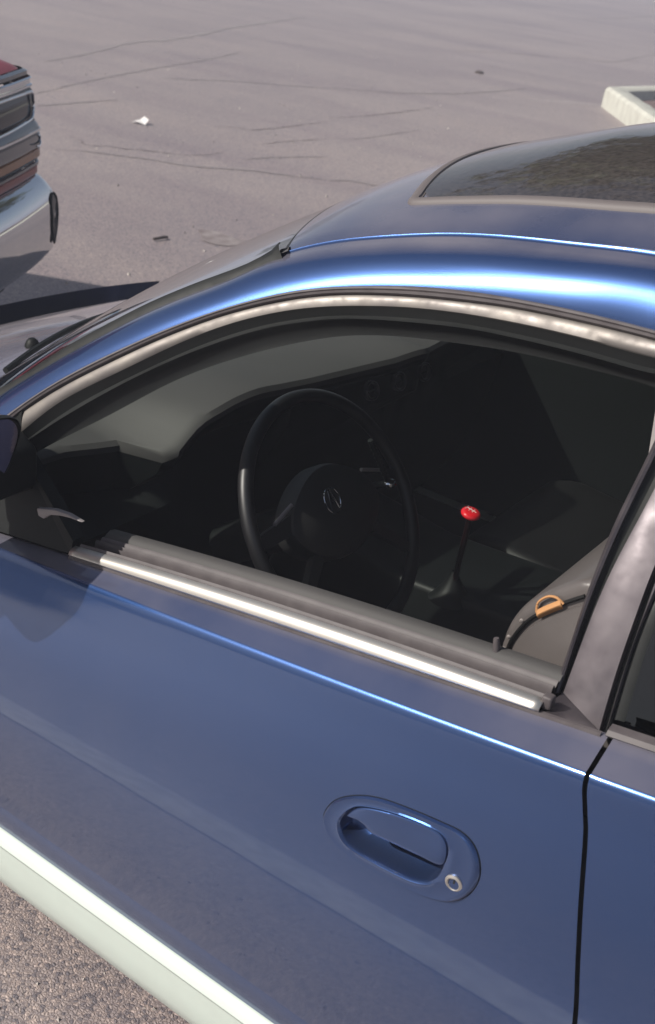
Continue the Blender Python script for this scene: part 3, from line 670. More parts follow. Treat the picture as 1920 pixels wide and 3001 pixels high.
loft('sunroof_seal', [ringrow(0, -.001), ringrow(.001, .004), ringrow(.005, .0065), ringrow(.010, .0068), ringrow(.015, .005), ringrow(.017, .002), ringrow(.019, .001)], SEALM, car, closed=True)
srows = []
for j in range(31):
    y = SRY0 + .014 + (SRY1 - SRY0 - .028) * j / 30; a = srx(y) + .016; b = SRX1 - .016
    e = max(0, 1 - min(j, 30 - j) / 1.2) * .02
    srows.append([V(a + e + (b - a - 2 * e) * i / 24, y, roofz(a + e + (b - a - 2 * e) * i / 24, y) + .003) for i in range(25)])
SUNG = mat('dark dusty sunroof glass', (.026, .022, .022), rough=.06, spec=.8, var=(160, .7, (.065, .055, .052)))
# wind rippled glass reflection
k_n = SUNG.node_tree.nodes; k_l = SUNG.node_tree.links
tt = k_n.new('ShaderNodeTexNoise'); tt.inputs['Scale'].default_value = 45; mp = k_n.new('ShaderNodeMapping'); mp.inputs['Scale'].default_value = (1, .35, 1)
k_l.new(k_n['Texture Coordinate'].outputs['Object'], mp.inputs[0]); k_l.new(mp.outputs[0], tt.inputs['Vector'])
bb = k_n.new('ShaderNodeBump'); bb.inputs['Strength'].default_value = .06; bb.inputs['Distance'].default_value = .004
k_l.new(tt.outputs[0], bb.inputs['Height']); k_l.new(bb.outputs[0], k_n['Principled BSDF'].inputs['Normal']); k_l.new(bb.outputs[0], k_n['Principled BSDF'].inputs['Coat Normal'])
loft('sunroof_glass', srows, SUNG, car)
# ---- windshield
def wshx(z, y):
    # pillar edge x and centre x for this height
    ex = sip([.90, .99, 1.076, 1.127, 1.174, 1.215, 1.263, 1.295], [-.40, -.262, -.166, -.103, -.041, .022, .102, .14], z)
    cxx = sip([.90, 1.0, 1.12, 1.2, 1.29, 1.345], [-.585, -.445, -.28, -.17, -.03, .08], z)
    yw = sip([.90, .99, 1.127, 1.295], [.14, .187, .262, .360], z)
    u = (y - .925) / (.925 - yw); return ex + (cxx - ex) * (1 - u * u)
rows = []; seal = []; seal2 = []
for i in range(33):
    z = .90 + (1.30 - .90) * i / 32; yw = sip([.90, .99, 1.127, 1.295], [.14, .187, .262, .360], z)
    r = []
    for j in range(41):
        y = yw + (W - 2 * yw) * j / 40; uu = (j - 20) / 20; t = i / 32
        yt = .374 + (W - .748) * j / 40; ut = (yt - .925) / .551; xh = .135 - .15 * (1 - ut * ut); top = V(xh - .002, yt, roofz(xh, yt) - .004)
        y0 = .14 + (W - .28) * j / 40; bot = V(wshx(.90, y0), y0, .90)
        if j in (0, 40): r.append(V(wshx(z, y), y, z)); continue
        k = wshx(z, y); lin = bot.lerp(top, t); ed = V(wshx(z, yw), yw, z)
        bulge = .018 * math.sin(math.pi * t)
        r.append(V(lin.x - bulge * .6, lin.y + (y - lin.y) * (1 - t) * .8, lin.z + bulge))
    rows.append(r)
loft('windshield', rows, GLASS, car)
edge = [r[0] for r in rows]
loft('windshield_seal', [off(edge, (.012, -.012, -.010)), off(edge, (-.002, -.006, .004)), off(edge, (-.010, .004, .009)), off(edge, (-.014, .014, .006))], RUBBER, car)
loft('windshield_seal', [[V(p.x, W - p.y, p.z) for p in r] for r in (off(edge, (.012, -.012, -.010)), off(edge, (-.002, -.006, .004)), off(edge, (-.014, .014, .006)))], RUBBER, car)
# black ceramic border and header lining
rows2 = [[V(*p) for p in r] for r in (off(rows[-1], (-.012, 0, -.012)), off(rows[-1], (-.003, 0, .001)), off(rows[-1], (.006, 0, .0045)))]
loft('header_seal', rows2, RUBBER, car)
# ---- hood and cowl
def hoodz(x, y):
    u = (y - .925) / .80; u = max(-1, min(1, u))
    c = sip([-1.5, -1.40, -1.25, -.95, -.65, -.48], [.47, .56, .655, .785, .897, .945], x); e = blz(x) + .002
    e = min(e, c - .01)
    return e + (c - e) * (1 - abs(u) ** 2.6)
rows = []
for j in range(61):
    y = .090 + (W - .18) * j / 60; u = (y - .925) / .835
    xr = -.37 - .165 * (1 - abs(u) ** 2.0); xf = -1.30 - .14 * (1 - abs(u) ** 2.5)
    rows.append([V(xr + (xf - xr) * i / 40, y + taper(xr + (xf - xr) * i / 40) * (-u), hoodz(xr + (xf - xr) * i / 40, y)) for i in range(41)])
HOODP = PAINT
loft('hood', rows, HOODP, car)
hr = [r[0] for r in rows]
loft('hood', [hr, off(hr, (.004, 0, -.006)), off(hr, (-.002, 0, -.02))], PAINT, car)['label'] = 'rolled rear lip of the hood'
loft('cowl_panel', [off(hr, (-.03, 0, -.035)), off(hr, (.05, 0, -.045)), off(hr, (.14, 0, -.035)), off(hr, (.17, 0, .0))], BLACK, car)
nz = V(*D['nozzle'][0]); nz = V(nz.x, nz.y, hoodz(nz.x, nz.y))
revolve('washer_nozzle', [(.0005, .016), (.006, .0155), (.011, .011), (.015, .003), (.016, -.002)], nz, (-.1, 0, 1), BLACK, car, 16)
def wiper(y0, y1):
    P = [V(wshx(.93, y0 + (y1 - y0) * i / 12) - .012, y0 + (y1 - y0) * i / 12, .935 + .015 * math.sin(math.pi * i / 12)) for i in range(13)]
    tube('wiper', P, .006, BLACK, car, 6)
wiper(.35, .85); wiper(.95, 1.5)
# nose, bumpers, tail, wheels
def endcap(name, xs, mt, ztop, zb, sgn):
    rows = []
    for t in [0, .15, .3, .5, .7, .85, 1]:
        z = zb + (ztop - zb) * t; b = .07 * math.sin(math.pi * min(1, t * 1.0)) 
        rows.append([V(xs + sgn * (b + .10 * (1 - abs((y - .925) / .82) ** 3)), y, z) for y in [.11 + (W - .22) * j / 30 for j in range(31)]])
    return loft(name, rows, mt, car)
endcap('front_bumper', -1.36, PAINT, .62, .2, -1)
endcap('rear_bumper', 2.42, PAINT, .95, .25, 1)
rows = []
for j in range(31):
    y = .17 + (W - .34) * j / 30; u = (y - .925) / .76
    rows.append([V(x, y, z + .05 * (1 - u * u)) for x, z in [(1.5, 1.385 - .05 * abs(u) ** 3), (1.62, 1.30 - .06 * u * u), (1.8, 1.15 - .04 * u * u), (1.93, 1.03)]])
loft('rear_window', rows, TINT, car)
rows = [[V(x, y, z + .03 * (1 - ((y - .925) / .83) ** 2)) for x, z in [(1.93, 1.02), (2.15, 1.0), (2.4, .96), (2.5, .92)]] for y in [.11 + (W - .22) * j / 20 for j in range(21)]]
loft('trunk_lid', rows, PAINT, car)
def wheel(cx_, near, src=None):
    y0 = .045 if near else W - .045; s = 1 if near else -1; c = (cx_, y0, .315)
    o = revolve('wheel', [(.205, .015), (.20, .0), (.19, .03), (.08, .035), (.06, .01), (.001, .008)], c, (0, s, 0), ALLOY, car, 40)
    t = revolve('tyre', [(.205, .20), (.27, .205), (.305, .19), (.315, .16), (.316, .05), (.306, .012), (.27, .0), (.215, .004), (.205, .018)], c, (0, s, 0), TYRE, o, 56)
    for k in range(5):
        a = 2 * math.pi * k / 5 + .3; d = V(math.cos(a), 0, math.sin(a)); q = V(-d.z, 0, d.x); C_ = V(*c)
        mk('spoke', [C_ + d * .05 + q * .03 + V(0, .0 * s, 0), C_ + d * .05 - q * .03, C_ + d * .195 - q * .02 + V(0, .004 * s, 0), C_ + d * .195 + q * .02 + V(0, .004 * s, 0)], [(0, 1, 2, 3)], ALLOY, o)
    return o
for cx_ in (FW, RW):
    for nr in (True, False): wheel(cx_, nr)
for cx_ in (FW, RW):
    rows = [[V(cx_ + .36 * math.cos(a), y, .30 + .36 * math.sin(a)) for a in [math.pi * i / 20 for i in range(21)]] for y in (.02, .35)]
    loft('wheel_housing', rows, DARK, car); loft('wheel_housing', [[V(p.x, W - p.y, p.z) for p in r] for r in rows], DARK, car)

# ---- door handle
def doorY(x, z):
    t = (z - .373) / (shz(x) - .373); return sideY(max(0, min(1, t)), x) + taper(x)
hout = catmull([V(*p) for p in D['hOut']], 72, True); hin = catmull([V(*p) for p in D['hIn']], 72, True)
# start both loops at matching angles
def byang(P):
    c = sum(P, Vector()) / len(P); i0 = min(range(len(P)), key=lambda i: abs(math.atan2(P[i].z - c.z, P[i].x - c.x) - 3.0)); return P[i0:] + P[:i0]
hout = byang(hout); hin = byang(hin)
def onskin(P, d): return [V(p.x, doorY(p.x, p.z) - d, p.z) for p in P]
def shrink(P, s):
    c = sum(P, Vector()) / len(P); return [V(c.x + (p.x - c.x) * s, p.y, c.z + (p.z - c.z) * (s - min(.08, 1 - s) * .8 * s)) for p in P]
hd = empty('door_handle', 'x', 'y'); del hd['label']; del hd['category']; hd.parent = car
def mid(t): return [a.lerp(b, t) for a, b in zip(hout, hin)]
loft('handle_surround', [onskin(hout, -.002), onskin(hout, .0012), onskin(mid(.05), .0038), onskin(mid(.12), .0052), onskin(mid(.22), .0050), onskin(mid(.75), .0040), onskin(mid(.90), .0050), onskin(hin, .0030),
      onskin(shrink(hin, .985), -.002), onskin(shrink(hin, .97), -.012), onskin(shrink(hin, .93), -.022), onskin(shrink(hin, .80), -.030), onskin(shrink(hin, .4), -.033), onskin(shrink(hin, .05), -.033)], CLEANP, hd, closed=True)
loft('handle_seal', [onskin([p + (p - V(hcx, p.y, hcz)) * .012 for p in hout], -.0005), onskin([p + (p - V(hcx, p.y, hcz)) * .004 for p in hout], .0012), onskin(hout, .0003)], RUBBER, hd, closed=True)
fl = catmull([V(*p) for p in D['flap']], 60, True)
def flapoff(s, d):
    c = sum(fl, Vector()) / len(fl)
    return [V(c.x + (p.x - c.x) * s, doorY(p.x, p.z) - d, c.z + (p.z - c.z) * (s - min(.08, 1 - s) * s)) for p in fl]
fr = [flapoff(.985, -.012), flapoff(1.0, -.006), flapoff(1.0, .001), flapoff(.985, .0035), flapoff(.95, .0045), flapoff(.90, .0048), flapoff(.75, .0049)]
v, f = grid(fr, True); f.append(tuple((len(fr) - 1) * 60 + j for j in range(60)))
mk('handle_grip', v, f, CLEANP, hd)
kp = V(*D['key'][0]); kp.y = doorY(kp.x, kp.z) - .0045
revolve('lock_cylinder', [(.0115, .002), (.0115, -.0005), (.0085, -.0018), (.0075, -.0012), (.0070, .0008), (.001, .001)], kp, (0, 1, 0), BRIGHT, hd, 28)
prism('keyhole', [(kp.x - .0012, kp.z - .0045), (kp.x + .0012, kp.z - .0045), (kp.x + .0012, kp.z + .0045), (kp.x - .0012, kp.z + .0045)], kp.y + .0, kp.y + .0025, DARK, hd)

# ---- mirror and sail
mr = empty('side_mirror', 'x', 'y'); del mr['label']; del mr['category']; mr.parent = car
def msec(t, back):
    """mirror cross-section at fraction t outboard; back: how far forward of the glass rim"""
    y = .055 - .235 * t; k = math.sin(math.pi * min(1, .16 + .78 * t)) ** .4
    zc = 1.005 - .01 * t; hz = .080 * k * (1 - .75 * back ** 2.2); out = []
    for j in range(24):
        a = 2 * math.pi * j / 24; ca, sa = math.cos(a), math.sin(a)
        out.append((y, zc, hz, ca, sa))
    return y, zc, hz
rows = []
for bk in [0, .08, .25, .45, .65, .82, .94, 1.0]:
    ring = []
    for j in range(48):
        a = 2 * math.pi * j / 48; ca, sa = math.cos(a), math.sin(a)
        e = (abs(ca) ** .35) * (1 if ca > 0 else -1); g_ = (abs(sa) ** .7) * (1 if sa > 0 else -1)
        s_ = (1 - bk ** 2.4) ** .5 if bk < 1 else .02
        y = -.058 + .125 * e * s_; z = .985 + .080 * g_ * s_
        ring.append(V(-.096 + .42 * (z - 1.0) - .105 * bk + .05 * (y + .06), y, z))
    rows.append(ring)
loft('mirror_housing', rows, PAINT, mr, closed=True)
ri = rows[0]; cc = sum(ri, Vector()) / 48
loft('mirror_glass', [[(lambda g: V(g.x - .002 + .36 * (g.y - .05), g.y, g.z))(cc.lerp(p, q)) for p in ri] for q in (.01, .4, .7, .97)], MIRROR, mr, closed=True)
loft('mirror_rim', [[cc.lerp(p, .975) + V(-.006, 0, 0) for p in ri], [cc.lerp(p, .98) + V(.002, 0, 0) for p in ri], [cc.lerp(p, 1.01) + V(.001, 0, 0) for p in ri], [cc.lerp(p, 1.015) + V(-.01, 0, 0) for p in ri]], BLACK, mr, closed=True)
prism('mirror_stem', [(-.19, .90), (-.11, .90), (-.11, .97), (-.17, 1.0)], .03, .13, BLACK, mr, .012)
m0, m1, t1 = V(*D['mould'][0]), V(*D['mould'][1]), V(*D['ridge'][0])
sail = [m0 + (m0 - m1) * .8, m1, t1, V(.004, .095, .868), V(.004, .0895, .848), V(-.30, .085, .80)]
mk('mirror_sail', [p + V(0, -.003, 0) for p in sail] + [p + V(0, .02, 0) for p in sail], [(0, 1, 2, 3, 4, 5), (11, 10, 9, 8, 7, 6)] + [(i, (i + 1) % 6, 6 + (i + 1) % 6, 6 + i) for i in range(6)], BLACK, mr, smooth=False)
prism('mirror_adjuster', [(p[0], p[2]) for p in D['adj']], .072, .080, PALELEA, mr, .0015)

# ---- interior
box('floor_pan', (-.9, .12, .22), (1.75, W - .12, .27), CARPET, car)
box('firewall', (-.66, .14, .25), (-.62, W - .14, .86), CARPET, car)
rows = []
for j in range(25):
    y = .40 + (W - .8) * j / 24; rows.append([V(x, y, roofz(x, y) - .03) for x in [.16 + 1.3 * i / 20 for i in range(21)]])
loft('headliner', rows, FASCIA, car)
loft('far_door_trim', [[V(x, W - .14, z) for x in (-.5, 0, .5, 1.6)] for z in (.3, .6, .93)], FASCIA, car)
fgl = [[V(x, W - G(z) - .01, z) for x in (xa, xa + .3 * (1.6 - xa), xa + .7 * (1.6 - xa), 1.6 - (z - .9) * .9)] for z, xa in ((.93, -.22), (1.05, -.08), (1.15, .03), (1.25, .20), (1.32, .4))]
loft('far_window_glass', fgl, TINT, car)
# dashboard
ys = [.14 + (W - .28) * j / 90 for j in range(91)]
def dz(y): return sip([.14, .30, .375, .405, .46, .52, .60, .68, .76, 1.0, 1.13, 1.18, 1.25, 1.7], [.868, .872, .874, .880, .930, .950, .957, .950, .944, .936, .930, .905, .880, .87], y)
def dx(y): return ip([.14, .30, .385, .405, .50, .62, .70, .80, 1.0, 1.13, 1.20, 1.7], [-.265, -.245, -.20, -.095, -.075, -.070, -.065, -.055, -.03, -.025, -.09, -.16], y)
rows = []
for y in ys:
    z1, x1 = dz(y), dx(y); xf = -.52 + .10 * ((y - .925) / .78) ** 2
    r = [V(xf, y, .895)]
    for t in (.15, .3, .45, .6, .72, .82, .9, .96, 1.0):
        zz = .895 + (z1 - .895) * (3 * t * t - 2 * t ** 3) + .008 * math.sin(math.pi * t)
        r.append(V(xf + (x1 - xf) * t, y, zz))
    r += [V(x1 + .008, y, z1 - .008), V(x1 + .006, y, z1 - .02)]
    rows.append(r)
loft('dashboard', rows, DASH, car)
rows = [[V(dx(y) + .006, y, dz(y) - .02), V(dx(y) - .005, y, dz(y) - .045), V(dx(y) - .01 - (.06 if .40 < y < .70 else 0), y, dz(y) - .10), V(-.12, y, .76), V(-.14, y, .65), V(-.20, y, .45), V(-.3, y, .3)] for y in ys]
dfas = loft('dash_fascia', rows, FASCIA, car)
for i, q in enumerate(D['vents']):
    c = V(q[0] + .004, q[1], q[2] - .006)
    o = revolve('round_vent', [(.0205, -.004), (.0205, .004), (.018, .006), (.0155, .004), (.0145, -.004), (.001, -.004)], c, (1, -.1, .35), VENTM, car, 28)
    tube('vent_vane', [c + V(.002, -.013, 0), c + V(.002, .013, 0)], .0018, BLACK, o, 6)
loft('fascia_bezel', [[V(dx(y) + .012, y, dz(y) - .024) for y in ys if .72 < y < 1.14], [V(dx(y) + .015, y, dz(y) - .028) for y in ys if .72 < y < 1.14]], BLACK, car)
# steering wheel
wt = .598; wc = V(.184, .52, .832); wu = V(-math.sin(wt), 0, math.cos(wt)); wn = V(math.cos(wt), 0, math.sin(wt)); wy = V(0, 1, 0)
sw = empty('steering_wheel', 'x', 'y'); del sw['label']; del sw['category']; sw.parent = car
WHEELM = mat('black steering wheel leather', (.006, .006, .007), rough=.45)
tube('wheel_rim', [wc + .207 * (math.cos(2 * math.pi * i / 96) * wu + math.sin(2 * math.pi * i / 96) * wy) for i in range(96)], .0125, WHEELM, sw, 14, closed=True)
PADM = mat('airbag pad vinyl', (.010, .010, .010), rough=.55, bump=(300, .2, .0005))
rows = []
for r, h in [(1, -.03), (1, -.005), (.95, .008), (.8, .016), (.5, .022), (.2, .024), (.01, .024)]:
    rows.append([wc + wn * h + r * (math.cos(a) * wu * (.088 if math.cos(a) > 0 else .075) + wy * .112 * math.sin(a) * (1 - .12 * math.cos(2 * a))) for a in [2 * math.pi * i / 48 for i in range(48)]])
loft('airbag_pad', rows, PADM, sw, closed=True)
for s in (-1, 1):
    for (ya, ua, yb, ub) in ((.088, .020, .207, .012), (.075, -.045, .165, -.125)):
        a = wc + wy * (s * ya) + wu * ua; b = wc + wy * (s * yb) + wu * ub
        hw = .016
        P = [a + wu * hw + wn * .004, a - wu * hw + wn * .004, b - wu * hw * .7, b + wu * hw * .7]
        mk('spoke', P + [p - wn * .014 for p in P], [(0, 1, 2, 3), (7, 6, 5, 4), (0, 4, 5, 1), (1, 5, 6, 2), (2, 6, 7, 3), (3, 7, 4, 0)], PADM, sw, smooth=False)
    a = wc + wy * s * .10 + wu * .048 + wn * .006; b = wc + wy * s * .152 + wu * .032 + wn * .004
    tube('spoke_button', [a, b], .0035, PALELEA, sw, 8)
em = wc + wu * .026 + wn * .024 - wy * .022
tube('emblem', [em + .022 * (math.cos(2 * math.pi * i / 40) * wu + .9 * math.sin(2 * math.pi * i / 40) * wy) for i in range(40)], .0013, CHROME, sw, 8, closed=True)
for s in (-1, 1):
    tube('emblem', [em + wu * .021 + wy * s * .002, em + wu * .006 + wy * s * .005, em - wu * .008 + wy * s * .008, em - wu * .016 + wy * s * .010], .0013, CHROME, sw, 6)
tube('emblem', [em - wu * .003 - wy * .005, em - wu * .003 + wy * .005], .0010, CHROME, sw, 6)
tube('steering_column', [wc - wn * .02, wc - wn * .12, wc - wn * .28], .04, FASCIA, car, 16)
sta, stb = wc - wn * .06 + wu * .02 + wy * .03, V(*D['stalktip'][0])
tube('stalk', [sta, sta.lerp(stb, .6) + V(0, 0, .01), stb], .006, FASCIA, car, 8)
revolve('stalk_tip', [(.001, .012), (.007, .010), (.010, .003), (.010, -.004), (.006, -.010), (.001, -.012)], stb, (.4, .8, .1), CHROME, car, 20)
# ribbed sleeve hanging by the column
s0 = V(*D['stalk0'][0])
rings = []
for i in range(24):
    rings.append(s0.lerp(stb, i / 23))
tube('ribbed_sleeve', rings, .006, FASCIA, car, 10, taper=[1 if i % 2 else .72 for i in range(24)])
# shift lever
kn = V(*D['knob'][0])
revolve('shift_knob', [(.001, .0072), (.012, .0068), (.0165, .0050), (.0192, .0015), (.0192, -.0015), (.0165, -.0055), (.010, -.008), (.006, -.011)], kn, (.18, -.05, 1), RED, car, 32)
for (a, b) in (((-.010, -.005), (-.010, .007)), ((-.003, -.005), (-.003, .007)), ((.004, -.005), (.004, .007)), ((-.010, .001), (.010, .001))):
    tube('knob_marking', [kn + V(a[0], a[1], .0074 - a[0] * .18), kn + V(b[0], b[1], .0074 - b[0] * .18)], .0006, PRINT, car, 5)
tube('shift_lever', [kn + V(0, 0, -.010), kn + V(-.01, .01, -.10), kn + V(-.015, .015, -.17)], .006, REDROD, car, 10)
prism('centre_console', [(-.15, .50), (-.10, .62), (.15, .585), (.40, .60), (.80, .66), (.80, .27), (-.2, .27)], .80, 1.05, FASCIA, car, .015)
revolve('shift_boot', [(.006, .06), (.012, .045), (.02, .03), (.032, .012), (.045, 0)], kn + V(-.018, .018, -.20), (0, 0, 1), FASCIA, car, 20)
# seats
def seat(y0, y1):
    r = empty('front_seat', 'x', 'y'); del r['label']; del r['category']; r.parent = car
    sm_ = [(p[0], p[2]) for p in D['seam']]
    prof = [(.585, .50), (.60, .60), (.615, .70), (.632, .80)] + [(a - .012, b + .010) for a, b in sm_] + [(.80, 1.09), (.86, 1.09), (.91, 1.05), (.92, .95), (.90, .75), (.86, .50), (.80, .42), (.62, .42)]
    prism('backrest', prof, y0, y1, SEATLEA if y0 < .5 else LEATHER, r, .030, seg=5)  # near backrest keeps the grey leather, far one gets the shade-darkened copy
    prism('seat_cushion', [(.10, .43), (.12, .52), (.20, .545), (.45, .52), (.66, .50), (.68, .38), (.15, .36)], y0 + .01, y1 - .01, LEATHER, r, .03, seg=4)
    prism('headrest', [(.80, 1.11), (.78, 1.16), (.785, 1.25), (.82, 1.285), (.87, 1.28), (.885, 1.2), (.87, 1.11)], (y0 + y1) / 2 - .12, (y0 + y1) / 2 + .12, LEATHER, r, .025, seg=4)
    return r, sm_
r, sm_ = seat(.225, .71)
Sp = [V(a, .2235, b - .006) for a, b in sm_]
Sp = catmull(Sp, 60)
tube('seam_piping', Sp, .0028, LEATHER, r, 6)
n_st = 44
Q = catmull([p + V(.012, -.0005, -.012) for p in Sp[::6]] , n_st * 2)
bmv = []; bmf = []
for i in range(0, n_st * 2 - 1, 2):
    a, b = Q[i], Q[i + 1]; d = (b - a).normalized() * .001; k = len(bmv); up_ = V(-.001, 0, .001)
    bmv += [a - up_, b - up_, b + up_, a + up_, a - V(0, .0015, 0), b - V(0, .0015, 0)]; bmf += [(k, k + 1, k + 5, k + 4), (k + 4, k + 5, k + 2, k + 3)]
mk('stitching', bmv, bmf, THREAD, r, smooth=False)
# orange tag, folded over the seam
tg = catmull(Sp[37:51:3], 14)
rows = [[p + V(.003, -.004, -.004) for p in tg], [p + V(.0, -.006, .001) for p in tg], [p + V(-.003, -.003, .005) for p in tg]]
loft('seat_tag', rows, ORANGE, r, thick=.0015)
loop = [tg[0] + V(-.002, -.003, .003), tg[2] + V(-.007, -.002, .011), tg[7] + V(-.008, -.002, .013), tg[11] + V(-.005, -.002, .009), tg[13] + V(.002, -.003, .001)]
tube('seat_tag_loop', catmull(loop, 20), .0018, ORANGE, r, 6)
for q in (Sp[13], Sp[19], Sp[29]):
    revolve('seat_stud', [(.001, .002), (.002, .0015), (.0028, 0)], q + V(-.004, -.003, .004), (0, -1, .3), THREAD, r, 10)
cS = V(.80, .205, .86); sb = catmull(Sp, 30) + catmull([Sp[-1], V(.86, .226, 1.07), V(.895, .226, .98), V(.885, .226, .75), V(.82, .226, .55), V(.70, .226, .55), V(.635, .226, .72), Sp[0]], 30)[1:-1]
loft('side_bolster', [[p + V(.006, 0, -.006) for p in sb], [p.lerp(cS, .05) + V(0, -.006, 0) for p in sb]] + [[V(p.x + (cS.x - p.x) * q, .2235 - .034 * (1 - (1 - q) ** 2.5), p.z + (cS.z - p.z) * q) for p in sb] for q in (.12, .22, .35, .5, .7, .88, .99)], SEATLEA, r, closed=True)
seat(W - .71, W - .225)
prism('rear_seat', [(1.15, .38), (1.15, .52), (1.45, .50), (1.55, .95), (1.66, .98), (1.72, .5), (1.70, .36)], .16, W - .16, LEATHER, car, .03)
lt, lb = V(*D['lock'][0]), V(*D['lock'][1])
tube('lock_pin', [lb + V(0, 0, -.01), lb.lerp(lt, .8), lt], .0045, GREYRUB, car, 10, taper=[1, 1, .75])
tube('belt_buckle', [V(.66, .62, .72), V(.665, .63, .77)], .012, CHROME, car, 10)

# ================================================================== RED PICKUP
TO = V(-2.27, 2.11, 0)
tf = V(.906, .423, 0); tl = V(-.423, .906, 0)
truck = empty('pickup_truck', 'dark red pickup truck with chrome bumper parked nose to nose with the blue car', 'truck', loc=(0, 0, 0))
TWd = 1.85
def plan(prot, rad, inset_=0, n=10, length=2.2, side_in=0, u0=None):
    """plan curve of the truck nose: from the far side of the truck, across the front, round the visible corner, back along the side.
    u: distance from the visible corner (into the truck), v: forward"""
    pts = []
    uN = TWd if u0 is None else u0
    for i in range(n + 1):
        u = uN + (rad + side_in - uN) * i / n; bow = prot - .05 * (1 - min(1, u / .7)) ** 2
        pts.append((u, bow))
    v0 = prot - .05 * (1 - min(1, (rad + side_in) / .7)) ** 2
    for i in range(1, 9):
        a = (math.pi / 2) * i / 8; pts.append((side_in + rad - rad * math.sin(a), v0 - rad + rad * math.cos(a)))
    for i in range(1, 5): pts.append((side_in, v0 - rad - length * i / 4))
    return [TO - tl * u + tf * v for u, v in pts]
def tz(z): return z if z < .54 else (.54 + (z - .54) * .753 if z < .804 else .739 + (z - .804) * 1.076)
def bar(name, secs, mt, parent=truck, **kw):
    """secs: (z, forward, side inset, corner radius)"""
    rows = [[V(p.x, p.y, tz(z)) for p in plan(pr, rad, side_in=si, **kw)] for z, pr, si, rad in secs]
    return loft(name, rows, mt, parent)
bar('truck_hood', [(1.150, -.03, .10, .08), (1.158, -.045, .105, .08), (1.178, -.10, .13, .10), (1.195, -.30, .22, .2), (1.20, -.6, .5, .2)], TRUCKRED)
mk('truck_hood', [V(p.x, p.y, tz(1.20)) for p in plan(-.6, .2, side_in=.5)] , [tuple(range(23))], TRUCKRED, truck, smooth=False)
bar('hood_edge_trim', [(1.128, -.012, .082, .07), (1.134, -.004, .080, .07), (1.146, -.004, .082, .07), (1.151, -.02, .09, .07)], LENS, length=.2)
bar('upper_lamp_bezel', [(1.094, .0, .078, .06), (1.097, .010, .074, .06), (1.103, .010, .074, .06), (1.106, .003, .078, .06), (1.121, .003, .080, .06), (1.124, .009, .078, .06), (1.128, .004, .08, .06)], CHROME, length=.15)
bar('headlight', [(.992, .006, .062, .05), (1.005, .012, .060, .05), (1.08, .008, .070, .05), (1.093, -.002, .078, .05)], SMOKE, length=.08)
def fr(u, z, prot=.018):
    base = .0 - .05 * (1 - min(1, u / .7)) ** 2; p = TO - tl * u + tf * (base + prot); return V(p.x, p.y, tz(z))
tube('headlight_bezel', catmull([fr(.55, 1.088), fr(.3, 1.088), fr(.155, 1.084), fr(.137, 1.070), (fr(.128, 1.04)), fr(.137, 1.008), fr(.17, .998), fr(.35, .99), fr(.55, .985)], 60), .0055, CHROME, truck, 8)
bar('fender_side', [(.60, -.14, .05, .06), (.84, -.12, .035, .06), (1.02, -.12, .055, .06), (1.12, -.14, .09, .06)], TRUCKRED)
bar('lower_bezel', [(.988, .012, .036, .09), (.975, .022, .020, .10), (.962, .028, .016, .10)][::-1], LENS, length=.2)
bar('grille_moulding', [(.950, .018, .014, .10), (.953, .030, .010, .10), (.961, .030, .010, .10), (.964, .020, .014, .10)], CHROME, length=.2)
bar('fog_lamp_lens', [(.898, .022, .008, .10), (.905, .026, .004, .10), (.942, .026, .006, .10), (.949, .016, .014, .10)], LENS, length=.2)
tube('lamp_reflector', catmull([fr(.15, .912, .036), fr(.11, .908, .034), fr(.085, .914, .030), fr(.080, .925, .028), fr(.088, .937, .030), fr(.10, .94, .032)], 30), .0035, CHROME, truck, 6)
bar('turn_signal_lens', [(.862, .018, .004, .10), (.868, .024, .0, .10), (.892, .024, .002, .10), (.897, .016, .008, .10)], AMBER, length=.2)
bar('smoked_strip', [(.852, .012, .006, .10), (.856, .016, .002, .10), (.861, .012, .006, .10)], SMOKE, length=.2)
bar('chrome_strip', [(.836, .014, .006, .10), (.840, .020, .002, .10), (.848, .020, .002, .10), (.851, .014, .006, .10)], LENS, length=.2)
bar('bumper_filler', [(.805, .010, .006, .10), (.812, .014, .002, .10), (.832, .014, .002, .10), (.835, .010, .006, .10)], TRUCKRED, length=.2)
bp = bar('chrome_bumper', [(.430, .03, .01, .10), (.440, .052, -.022, .12), (.47, .070, -.036, .12), (.54, .078, -.040, .12), (.62, .082, -.042, .12), (.68, .080, -.040, .12), (.735, .066, -.030, .12), (.775, .040, -.010, .11), (.800, .018, .008, .10), (.804, -.03, .02, .1)], CHROME, length=.25)
def bside(a, z, r_=.12):
    pr = ip([.48, .54, .62, .68, .735, .775], [.072, .078, .082, .080, .066, .040], z) + .003; si = ip([.48, .54, .62, .68, .735, .775], [-.037, -.040, -.042, -.040, -.030, -.010], z) - .003
    v0 = pr - .05 * (1 - min(1, (r_ + si) / .7)) ** 2; rr_ = r_ + .0015
    u = si + r_ - rr_ * (math.sin(a) if a > 0 else a); v_ = v0 - r_ + rr_ * (math.cos(a) if a > 0 else 1)
    if a < 0: v_ = pr - .05 * (1 - min(1, u / .7)) ** 2
    p = TO - tl * u + tf * v_; return V(p.x, p.y, tz(z))
slot = [bside(-.28, .69), bside(.12, .725), bside(.30, .69), bside(.32, .60), bside(.24, .51), bside(.08, .49), bside(-.20, .56), bside(-.29, .62)]
slc = catmull(slot, 40, True); o = mk('bumper_slot', slc, [tuple(range(40))], SMOKE, bp, smooth=False)
tube('slot_rim', slc, .0035, BLACK, bp, 6, closed=True)
bar('lower_valance', [(.20, -.30, .14, .1), (.30, -.10, .08, .1), (.434, -.01, .04, .1)], BLACK)
